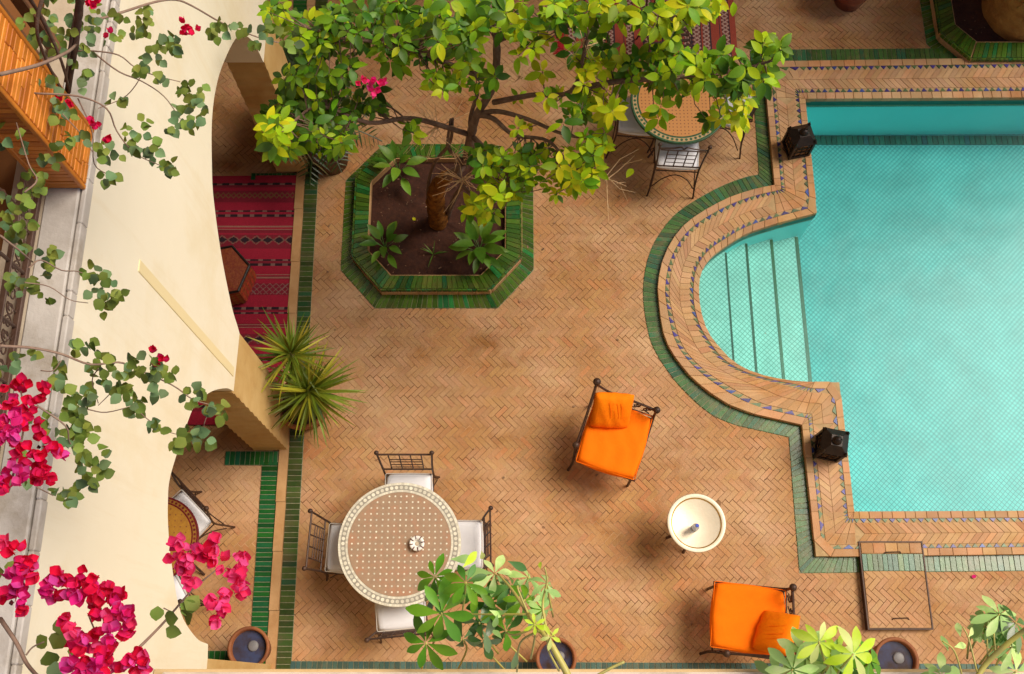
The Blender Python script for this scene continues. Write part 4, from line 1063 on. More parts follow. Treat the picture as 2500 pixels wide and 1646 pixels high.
q_ = at(2105, -14, .42); p_ = pot(q_.x, q_.y + .235, .24, .5, 'dark red glazed pot cut by the top edge of the picture', 'soil', 'redpot', False)

# ------------------------------------------------------------------ rugs and pouf
def rug(name, label, x0, x1, y0, y1, fn, cell=.009, z=.006, rz=0, wave=0):
    nx, ny = int((x1 - x0) / cell), int((y1 - y0) / cell)
    X = np.linspace(x0, x1, nx + 1); Y = np.linspace(y0, y1, ny + 1)
    gx, gy = np.meshgrid(X, Y, indexing='ij')
    ripple = .0035 * np.sin(gx * 5 + 1) * np.sin(gy * 4.1) + .0025 * np.sin(gy * 13 + gx * 3) + .008
    ex = wave * np.sin(gy * 9) * 0.006
    V = np.stack([gx + ex, gy, ripple + z], 2).reshape(-1, 3)
    i, j = np.meshgrid(np.arange(nx), np.arange(ny), indexing='ij'); b = (i * (ny + 1) + j).ravel()
    F = np.stack([b, b + ny + 1, b + ny + 2, b + 1], 1)
    me = D.meshes.new(name); me.from_pydata(V.tolist(), [], F.tolist())
    cx = (X[:-1] + X[1:]) / 2; cy = (Y[:-1] + Y[1:]) / 2
    C = np.array([fn(a, c) for a in cx for c in cy])
    C = C * np.random.uniform(.88, 1.08, (len(C), 1))
    at_ = me.color_attributes.new('Col', 'FLOAT_COLOR', 'CORNER')
    at_.data.foreach_set('color', np.repeat(np.concatenate([C, np.ones((len(C), 1))], 1), 4, 0).ravel())
    me.materials.append(M['rugcol']); o = link(name, me); tag(o, label, 'rug'); return o
CR, CD, CK, CW, CG = (.32, .004, .026), (.20, .004, .018), (.016, .003, .008), (.20, .10, .085), (.17, .06, .02)
def kilim(x, y):
    t = (5.01 - y); 
    bands = [(.105, 'dash'), (.235, 'zig'), (.44, 'ddash'), (.60, 'line'), (.735, 'dia'), (.98, 'ddash'), (1.13, 'line'), (1.27, 'lat'), (1.50, 'ddash'), (1.66, 'line'), (1.80, 'dia'), (1.98, 'ddash'), (2.1, 'line'), (2.25, 'lat'), (2.45, 'ddash'), (2.7, 'zig')]
    for b, k in bands:
        d = t - b
        if k == 'dash' and abs(d) < .017: return CK if (x % .13) < .075 else (CW if d > -.004 else CD)
        if k == 'ddash' and (abs(d - .024) < .012 or abs(d + .024) < .012): return CK if (x % .125) < .075 else CW
        if k == 'line' and (abs(d - .016) < .006 or abs(d + .014) < .006): return (.30, .12, .09)
        if k == 'zig' and abs(d) < .05:
            q = abs((x % .11) - .055) / .055 * .055 - .0275
            if abs(d - q) < .010 or abs(d + q) < .010: return CG
            return CD
        if k == 'dia' and abs(d) < .058:
            q = abs((x % .115) - .0575) / .0575
            e = abs(abs(d) / .045 - (1 - q))
            if e < .16: return (.19, .08, .06)
            if abs(d) / .045 < (1 - q) * .7: return CK
            return CD
        if k == 'lat' and abs(d) < .06:
            u = (x + d) % .062; v = (x - d) % .062
            if u < .010 or v < .010: return (.22, .10, .09)
            return CD
    return CR if math.sin(t * 37) > -.75 else CD
rug('crimson_rug', 'crimson woven kilim with dark and pale bands under the middle arch', -3.45, -2.205, 2.35, 5.0, kilim)
RC = (.34, .055, .030)
def kilim2(x, y):
    t = x - .58
    k = int(t / .105); f = (t % .105)
    if t < .03: return (.36, .09, .03)
    if k % 2 == 0 and f > .03 or (k % 5 == 3):
        u = (y % .05) / .05; e = abs(abs(f - .067) / .035 - abs(u * 2 - 1))
        if e < .3: return (.46, .30, .24)
        if e > .75: return (.03, .02, .03)
        return (.20, .05, .035)
    if f < .012: return (.05, .025, .03)
    return RC
rg2 = rug('striped_rug', 'faded red striped rug with a bright red fringe under the tree at the top', .56, 2.44, 6.43, 8.3, kilim2)
m = MB()
for k in range(140):
    y = 6.44 + k * .0132; l = R(.07, .125); tube(m, [(.56, y, .012), (.56 - l * .5, y + R(-.006, .006), .018), (.56 - l, y + R(-.015, .015), .010)], [.006, .006, .003], 4)
fr = m.build('fringe', M['fringe'], rg2); kind(fr, 'stuff')
def pouf():
    root = thing('pouf', 'hexagonal embossed leather pouf with orange side panels standing on the crimson rug', 'pouf', (-2.80, 3.78, .02), rad(12))
    r, h = .29, .36
    hx = [(math.cos(math.pi / 3 * k), math.sin(math.pi / 3 * k)) for k in range(6)]
    m = MB(); n = 6; pr = [(.86, 0), (.98, h * .3), (1, h * .6), (.95, h)]
    for k in range(6):
        a, b = hx[k], hx[(k + 1) % 6]; m = MB(); v = []
        for s_, z in pr: v += [(a[0] * r * s_, a[1] * r * s_, z), (b[0] * r * s_, b[1] * r * s_, z)]
        m.add(v, [(2 * i, 2 * i + 1, 2 * i + 3, 2 * i + 2) for i in range(3)]); o = m.build('side_panel', M['leather'], root)
        m = MB()
        for q in range(5):
            for e in range(6):
                u = (q + .5) / 5; z = h * (.12 + .76 * e / 5.5); s_ = 1.006 * float(np.interp(z, [p[1] for p in pr], [p[0] for p in pr])); px_ = (a[0] + (b[0] - a[0]) * u) * r * s_; py_ = (a[1] + (b[1] - a[1]) * u) * r * s_; tx, ty = (b[0] - a[0]), (b[1] - a[1])
                m.add([(px_ - tx * .022, py_ - ty * .022, z), (px_, py_, z - .026), (px_ + tx * .022, py_ + ty * .022, z), (px_, py_, z + .026)], [(0, 1, 2, 3)])
        kind(m.build('stitched_diamond_panel', M['ymosaic'] if k in (1, 4) else M['orangepanel'], o), 'stuff')
        m = MB(); tube(m, [(a[0] * r * .95, a[1] * r * .95, h), (b[0] * r * .95, b[1] * r * .95, h)], .013, 6); m.build('edge_welt', M['blackleather'], root)
    m = MB(); m.add([(0, 0, h + .03)] + [(x * r * .95, y * r * .95, h) for x, y in hx], [(0, 1 + k, 1 + (k + 1) % 6) for k in range(6)]); m.build('top_panel', M['leather'], root)
M['orangepanel'] = pmat('orange embroidery', (.50, .075, .008), (.36, .012, .02), 22, .8, .3, 60, .2)
pouf()

# ------------------------------------------------------------------ plants
def leaf_shape(L, W, fold=.25, curl=.15, n=5, peak=.45, tip=1.0, wave=0):
    """a leaf lying along +x, its upper side towards +z, folded on the midrib"""
    v, f = [], []
    for i in range(n + 1):
        t = i / n
        wd = W / 2 * (math.sin(math.pi * t ** (math.log(.5) / math.log(peak))) ** .8 if 0 < t < 1 else (.06 if t == 0 else .02 * tip))
        z = -curl * L * t * t; dz = wd * fold
        wv = wave * L * math.sin(t * 9)
        v += [(L * t, -wd, z + dz + wv), (L * t, 0, z), (L * t, wd, z + dz - wv)]
    for i in range(n):
        a = 3 * i; f += [(a, a + 3, a + 4, a + 1), (a + 1, a + 4, a + 5, a + 2)]
    return np.array(v), f
class Foliage:
    def __init__(s): s.proto = {}; s.items = []
    def kindof(s, key, shape, mat): s.proto[key] = (shape[0], shape[1], M[mat])
    def put(s, key, pos, d, up, sc=1.0):
        d = Vector(d).normalized(); up = Vector(up); y = up.cross(d)
        y = y.normalized() if y.length > 1e-4 else d.orthogonal().normalized()
        z = d.cross(y)
        m = Matrix(((d.x * sc, y.x * sc, z.x * sc, pos[0]), (d.y * sc, y.y * sc, z.y * sc, pos[1]), (d.z * sc, y.z * sc, z.z * sc, pos[2]), (0, 0, 0, 1)))
        s.items.append((key, m, sc))
    def build(s, root, name, mass, limit=300, minpx=9, clip=True):
        o = Vector(root.location); T = Matrix.Translation(-o); info = []
        for i, (k, m, sc) in enumerate(s.items):
            c = m.to_translation(); L = s.proto[k][0][:, 0].max() * sc
            fr = inframe(c, 10); px = L * FOC / max((c - Vector((0, 0, CAMZ))).length, .1)
            info.append((px + c.z * 4 if fr else 0, i, px if fr else 0))
        info.sort(reverse=True); solo = set(i for q, i, px in info[:limit] if px >= minpx)
        mesh = {}
        for k, (v, f, mt) in s.proto.items():
            me = D.meshes.new(name); me.from_pydata(v.tolist(), [], f); me.materials.append(mt)
            me.polygons.foreach_set('use_smooth', [True] * len(me.polygons)); mesh[k] = me
        rest = {}
        for i, (k, m, sc) in enumerate(s.items):
            if i in solo:
                ob = D.objects.new(name, mesh[k]); COL.objects.link(ob); ob.parent = root
                mm = T @ m; lo, ro, sca = mm.decompose(); ob.location = lo; ob.rotation_euler = ro.to_euler(); ob.scale = sca
            else: rest.setdefault(k, []).append(np.array(T @ m))
        if not rest: return
        V, Fc, MI, mats, off = [], [], [], [], 0
        for k, ms in rest.items():
            v, f, mt = s.proto[k]; hv = np.concatenate([v, np.ones((len(v), 1))], 1); A = np.stack(ms)
            w_ = np.einsum('nij,vj->nvi', A, hv)[:, :, :3].reshape(-1, 3); V.append(w_)
            fa = (np.array(f)[None] + (np.arange(len(ms)) * len(v))[:, None, None]).reshape(-1, len(f[0])) + off; Fc += fa.tolist()
            if mt not in mats: mats.append(mt)
            MI += [mats.index(mt)] * len(fa); off += len(w_)
        me = D.meshes.new(mass); me.from_pydata(np.concatenate(V).tolist(), [], Fc)
        for mt in mats: me.materials.append(mt)
        me.polygons.foreach_set('material_index', MI); me.polygons.foreach_set('use_smooth', [True] * len(me.polygons))
        kind(link(mass, me, root), 'stuff')
def rvec(): return Vector((R(-1, 1), R(-1, 1), R(-1, 1)))
def rosette(F, keys, pos, axis, n, tilt, sc, jit=.3, spread=.012):
    axis = Vector(axis).normalized(); a = axis.orthogonal().normalized(); b = axis.cross(a); o = R(0, 6.28)
    for k in range(n):
        th = o + 2 * math.pi * k / n + R(-jit, jit); tl = tilt + R(-jit, jit)
        d = (a * math.cos(th) + b * math.sin(th)) * math.cos(tl) + axis * math.sin(tl)
        F.put(random.choice(keys), Vector(pos) + d * spread, d, axis + rvec() * .25, sc * R(.75, 1.15))
def plant_thing(name, label, cat, loc, group=None): return thing(name, label, cat, loc, 0, group)
def stem(root, name, p, r, mat, seg=6, n=5):
    o = Vector(root.location); m = MB(); q = cr([Vector(a) - o for a in p], n)
    rr = [(r[0] + (r[1] - r[0]) * i / (len(q) - 1)) * (R(.86, 1.16) if 'trunk' in name else 1) for i in range(len(q))]
    tube(m, q, rr, seg); return m.build(name, M[mat], root, True)

def citrus():
    base = at(1070, 542, .04); root = plant_thing('citrus_tree', 'leafy citrus tree with lime green leaves growing out of the octagonal tiled bed', 'tree', base)
    P = lambda *l: [at(*q) for q in l]
    stem(root, 'trunk', P((1072, 548, .0), (1064, 500, .45), (1068, 455, .9), (1092, 430, 1.3)), (.10, .055), 'stump', 14, 9)
    stem(root, 'side_stem', P((1090, 535, .05), (1112, 480, .6), (1140, 440, 1.2), (1160, 385, 1.7), (1148, 300, 2.1), (1165, 230, 2.5)), (.030, .016), 'bark', 8)
    stem(root, 'side_stem', P((1055, 540, .05), (1045, 470, .6), (1060, 400, 1.2), (1098, 350, 1.8), (1105, 290, 2.2)), (.022, .012), 'bark', 8)
    stem(root, 'trunk', P((1092, 430, 1.3), (1135, 400, 1.6), (1150, 330, 2.0), (1165, 280, 2.3), (1205, 205, 2.6), (1212, 100, 2.9), (1190, 0, 3.1), (1180, -120, 3.4)), (.042, .022), 'bark', 9)
    brs = [[(1165, 280, 2.3), (1215, 272, 2.45), (1290, 292, 2.6), (1370, 326, 2.7), (1440, 340, 2.75)],
           [(1165, 280, 2.3), (1205, 290, 2.4), (1255, 330, 2.5), (1340, 345, 2.6), (1400, 420, 2.7)],
           [(1205, 250, 2.45), (1300, 232, 2.7), (1395, 222, 2.9), (1428, 120, 3.1), (1440, 60, 3.2)],
           [(1395, 222, 2.9), (1500, 200, 3.1), (1640, 190, 3.25), (1780, 175, 3.4), (1880, 150, 3.5)],
           [(1205, 200, 2.6), (1080, 150, 2.9), (960, 110, 3.1), (800, 90, 3.3)],
           [(1150, 330, 2.0), (1010, 290, 2.4), (900, 300, 2.7), (780, 260, 2.9), (700, 310, 3.0)],
           [(1135, 400, 1.6), (1120, 440, 1.7), (1165, 490, 1.85), (1190, 520, 1.95)],
           [(1150, 330, 2.0), (1230, 410, 2.2), (1250, 470, 2.3)],
           [(1212, 100, 2.9), (1320, 60, 3.1), (1500, 40, 3.4), (1660, 40, 3.6)],
           [(1135, 400, 1.6), (1095, 360, 1.9), (1100, 290, 2.2)]]
    allb = []
    for b in brs:
        q = P(*b); stem(root, 'branch', q, (.024, .009), 'bark', 7); allb += [Vector(x) for x in cr(q, 6)]
    F = Foliage()
    for k, mt in (('a', 'leaf'), ('b', 'leafdark'), ('c', 'lime'), ('d', 'yellow')):
        F.kindof(k, leaf_shape(.130, .066, .22, .22, 5), mt); F.kindof(k + '2', leaf_shape(.120, .068, .12, .45, 5, .5), mt)
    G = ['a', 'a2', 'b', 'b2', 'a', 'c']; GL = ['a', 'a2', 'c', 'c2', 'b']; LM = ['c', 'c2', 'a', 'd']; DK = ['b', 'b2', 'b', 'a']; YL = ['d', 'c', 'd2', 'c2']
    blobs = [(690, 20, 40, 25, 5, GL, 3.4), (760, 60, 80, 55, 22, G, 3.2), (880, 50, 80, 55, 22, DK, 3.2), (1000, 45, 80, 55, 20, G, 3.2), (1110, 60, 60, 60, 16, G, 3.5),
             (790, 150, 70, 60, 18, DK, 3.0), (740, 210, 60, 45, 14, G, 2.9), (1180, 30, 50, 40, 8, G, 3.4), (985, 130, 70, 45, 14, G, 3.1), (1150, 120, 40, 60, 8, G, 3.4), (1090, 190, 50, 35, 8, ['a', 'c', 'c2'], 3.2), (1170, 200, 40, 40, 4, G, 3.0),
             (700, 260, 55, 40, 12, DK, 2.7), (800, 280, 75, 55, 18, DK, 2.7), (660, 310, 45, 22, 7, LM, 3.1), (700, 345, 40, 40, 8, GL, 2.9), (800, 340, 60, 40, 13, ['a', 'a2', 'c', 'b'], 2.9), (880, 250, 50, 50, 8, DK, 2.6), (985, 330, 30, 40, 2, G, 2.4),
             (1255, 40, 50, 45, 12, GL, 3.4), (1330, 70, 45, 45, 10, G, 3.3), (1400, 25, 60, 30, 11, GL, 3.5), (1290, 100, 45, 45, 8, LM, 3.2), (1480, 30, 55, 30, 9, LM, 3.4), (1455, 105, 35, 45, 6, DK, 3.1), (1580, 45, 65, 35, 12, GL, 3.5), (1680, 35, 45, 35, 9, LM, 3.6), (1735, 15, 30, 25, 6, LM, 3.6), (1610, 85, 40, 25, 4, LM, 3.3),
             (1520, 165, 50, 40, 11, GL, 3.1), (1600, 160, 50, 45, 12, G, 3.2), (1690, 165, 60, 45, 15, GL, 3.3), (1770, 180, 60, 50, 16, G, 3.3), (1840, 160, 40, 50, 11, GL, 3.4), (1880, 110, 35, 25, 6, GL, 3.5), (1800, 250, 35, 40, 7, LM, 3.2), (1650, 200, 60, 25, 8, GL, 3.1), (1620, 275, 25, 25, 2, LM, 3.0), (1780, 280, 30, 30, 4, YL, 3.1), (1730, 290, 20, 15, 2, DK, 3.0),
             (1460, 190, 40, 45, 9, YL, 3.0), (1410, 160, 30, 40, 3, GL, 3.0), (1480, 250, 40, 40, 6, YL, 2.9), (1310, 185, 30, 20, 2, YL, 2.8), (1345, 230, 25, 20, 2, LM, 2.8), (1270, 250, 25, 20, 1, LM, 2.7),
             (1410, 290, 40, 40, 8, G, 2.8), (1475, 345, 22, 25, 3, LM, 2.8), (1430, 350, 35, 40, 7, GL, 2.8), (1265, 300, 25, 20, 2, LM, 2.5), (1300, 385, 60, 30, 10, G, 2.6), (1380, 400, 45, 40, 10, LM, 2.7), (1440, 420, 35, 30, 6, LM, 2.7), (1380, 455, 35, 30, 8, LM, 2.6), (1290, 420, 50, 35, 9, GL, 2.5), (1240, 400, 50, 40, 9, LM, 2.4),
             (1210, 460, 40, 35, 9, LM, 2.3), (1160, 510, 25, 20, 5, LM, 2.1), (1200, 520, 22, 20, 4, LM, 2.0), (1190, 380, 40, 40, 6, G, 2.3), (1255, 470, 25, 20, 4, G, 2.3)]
    tw = MB(); o = Vector(root.location)
    for u, v, ru, rv, n, keys, z in blobs:
        for k in range(int(n * (1.35 if v < 400 and u < 1200 else 1.0) + .5)):
            a = R(0, 6.28); q = math.sqrt(R(0, 1)); c = at(u + ru * q * math.cos(a), v + rv * q * math.sin(a), z + R(-.35, .3))
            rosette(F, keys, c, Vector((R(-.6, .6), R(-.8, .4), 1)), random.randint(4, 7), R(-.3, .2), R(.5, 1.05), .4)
            nb = min(allb, key=lambda x: (x - c).length)
            tube(tw, [c - o, (c + nb) / 2 - o + rvec() * .04 + Vector((0, 0, -.03)), nb - o], [.0025, .004, .006], 4)
    kind(tw.build('twig_mass', M['bark'], root), 'stuff')
    # loose single leaves at the very ends
    for u, v, z, ky in ((1545, 412, 2.7, 'c'), (1700, 20, 3.6, 'd'), (1790, 5, 3.7, 'c'), (1905, 120, 3.6, 'a')):
        F.put(ky, at(u, v, z), rvec() + Vector((0, -.6, 0)), (0, 0, 1), .8)
    F.build(root, 'leaf', 'leaf_mass')
    # bundles of bare dry twigs
    for (u, v, z), n, ln in (((1065, 310, 2.2), 20, .34), ((1130, 440, 1.8), 22, .34), ((1110, 380, 1.9), 10, .3), ((1428, 110, 3.1), 14, .26), ((1480, 440, 2.7), 5, .3), ((1270, 190, 2.7), 9, .22)):
        m = MB(); c = at(u, v, z)
        for k in range(n):
            d = rvec(); d.z *= .5; d = d.normalized() * ln * R(.5, 1.1); e = c + d
            tube(m, [c - o + rvec() * .02, c + d * .5 - o + rvec() * .035, e - o], [.004, .003, .0014], 4)
            if R(0, 1) < .7: tube(m, [c + d * .5 - o, c + d * .7 + rvec() * .10 - o], [.0026, .0012], 4)
        m.build('dry_twig', M['twig'], root)
citrus()
for _o in D.objects:
    if _o.parent and _o.parent.name == 'citrus_tree' and _o.name.startswith('trunk') and _o.data.materials[0] == M['stump']:
        for _v in _o.data.vertices:
            _a = math.sin(_v.co.z * 31 + _v.co.x * 47) * .5 + R(-.5, .5); _v.co.x += _a * .013; _v.co.y += (math.sin(_v.co.z * 23 + _v.co.y * 39) * .5 + R(-.5, .5)) * .013

def broad_plant(name, label, u, v, z, L, n, keyscale=1, group=None):
    base = at(u, v, .05); root = plant_thing(name, label, 'plant', base, group)
    F = Foliage()
    for k in range(3): F.kindof(k, leaf_shape(L, L * (.40 + .05 * k), .25, .35 + .1 * k, 6, .5, 1, .006), 'lily')
    ring = 0
    for k in range(n):
        th = 2.399 * k; t = k / n; tl = 1.1 - .95 * t
        d = Vector((math.cos(th) * math.cos(tl), math.sin(th) * math.cos(tl), math.sin(tl)))
        b = base + Vector((d.x, d.y, 0)) * .05 * t + Vector((0, 0, z * (1 - .4 * t)))
        F.put(k % 3, b + d * .07, d, Vector((0, 0, 1)) + rvec() * .3, R(.8, 1.1))
        stem(root, 'stalk', [base, base.lerp(b, .6), b + d * .08], (.005, .003), 'scheffdark', 5, 3)
    F.build(root, 'leaf', 'leaf_mass')
broad_plant('broadleaf_plant', 'broad leaved green plant by the back edge of the tree bed left of the trunk', 975, 430, .22, .20, 11)
broad_plant('broadleaf_plant', 'small broad leaved green plant in the left front corner of the tree bed', 942, 612, .16, .17, 12)
broad_plant('broadleaf_plant', 'large broad leaved green plant in the right front corner of the tree bed', 1172, 625, .26, .215, 19)
def sprig():
    base = at(1058, 622, .05); root = plant_thing('grass_sprig', 'tiny thin green sprig in the soil between the two front plants', 'plant', base)
    F = Foliage(); F.kindof(0, leaf_shape(.16, .012, .3, .5, 6, .4), 'lily')
    for k in range(8): th = R(0, 6.28); F.put(0, base, (math.cos(th), math.sin(th), R(.5, 1.6)), (0, 0, 1), R(.6, 1.1))
    F.build(root, 'blade', 'blade_mass')
sprig()

def yucca():
    c = at(738, 985, .38); root = plant_thing('potted_yucca', 'spiky yucca with two rosettes of narrow leaves in a terracotta pot beside the arcade column', 'plant', (c.x, c.y, 0))
    m = MB(); R0, h = .235, .40
    lathe(m, [(0, 0), (R0 * .66, 0), (R0 * .86, h * .5), (R0 * .96, h * .86), (R0 * 1.06, h * .88), (R0 * 1.06, h), (R0 * .9, h), (R0 * .86, h * .86), (0, h * .85)], (0, 0, 0), 36); m.build('pot', M['terracotta'], root, True)
    m = MB(); lathe(m, [(0, h * .9), (R0 * .87, h * .9)], (0, 0, 0), 24); m.build('soil', M['soil'], root)
    F = Foliage()
    for k in range(3): F.kindof(k, leaf_shape(.46, .026, .35, .10 + .13 * k, 7, .30, .3), 'yucca')
    F.kindof(3, leaf_shape(.40, .022, .35, .5, 7, .3, .3), 'drygrass')
    for (u, v, z, n, sc) in ((712, 868, 1.10, 85, .92), (757, 958, .86, 125, 1.0)):
        p = at(u, v, z)
        stem(root, 'stalk', [Vector((c.x, c.y, .36)), Vector((c.x, c.y, .36)).lerp(p, .5) + Vector((.02, 0, .05)), p], (.035, .028), 'drygrass', 8)
        for k in range(n):
            th = 2.399 * k; t = k / n; tl = 1.35 - 2.0 * t + R(-.12, .12)
            d = Vector((math.cos(th) * math.cos(tl), math.sin(th) * math.cos(tl), math.sin(tl)))
            F.put(3 if t > .9 and R(0, 1) < .6 else k % 3, p + Vector((0, 0, .05 - .14 * t)) + d * .02, d, Vector((0, 0, 1)) + rvec() * .4, sc * R(.72, 1.08))
    F.build(root, 'blade', 'blade_mass')
yucca()

def frond_plant(name, label, u, v, z, L, n, mat, potmat=None, leaflets=14, tl0=.9, dry=0, lw=.022, ll=.20):
    base = at(u, v, 0); root = plant_thing(name, label, 'plant', base)
    F = Foliage(); F.kindof(0, leaf_shape(ll, lw, .2, .2, 4, .4), mat); F.kindof(1, leaf_shape(.22, .014, .2, .5, 4, .35), 'drygrass')
    m = MB(); lathe(m, [(0, 0), (.16, 0), (.21, .3), (.23, .34), (.20, .34), (.18, .30), (0, .29)], (0, 0, 0), 24); m.build('pot', M[potmat or 'terracotta'], root, True)
    top = base + Vector((0, 0, z))
    stem(root, 'trunk', [base + Vector((0, 0, .28)), top], (.06, .045), 'darkwood', 8, 3)
    for k in range(n):
        th = 2.399 * k; t = k / n; tl = tl0 - 1.1 * t
        d = Vector((math.cos(th) * math.cos(tl), math.sin(th) * math.cos(tl), math.sin(tl))); q = []
        for i in range(leaflets + 1):
            s = i / leaflets; q.append(top + d * L * s + Vector((0, 0, -.35 * L * s * s)))
        mm = MB(); tube(mm, [a - base for a in q[::2]], .006, 4); mm.build('frond_rib', M[mat], root)
        for i in range(2, leaflets):
            ax = (q[i + 1] - q[i]).normalized(); sd = ax.cross(Vector((0, 0, 1))).normalized(); s = i / leaflets; sc = 1.1 * math.sin(math.pi * (.15 + .8 * s))
            for g in (1, -1): F.put(1 if R(0, 1) < dry else 0, q[i], sd * g + ax * .5 + Vector((0, 0, R(-.2, .15))), (0, 0, 1), sc * R(.8, 1.1))
    F.build(root, 'leaflet', 'leaflet_mass')
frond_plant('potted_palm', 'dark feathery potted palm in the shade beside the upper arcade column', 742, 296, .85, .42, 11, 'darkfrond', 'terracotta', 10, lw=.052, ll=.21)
frond_plant('potted_palm', 'dark drooping potted palm with dry fronds by the corner of the tree bed', 812, 395, .85, .62, 17, 'darkfrond', 'darkwood', dry=.25)

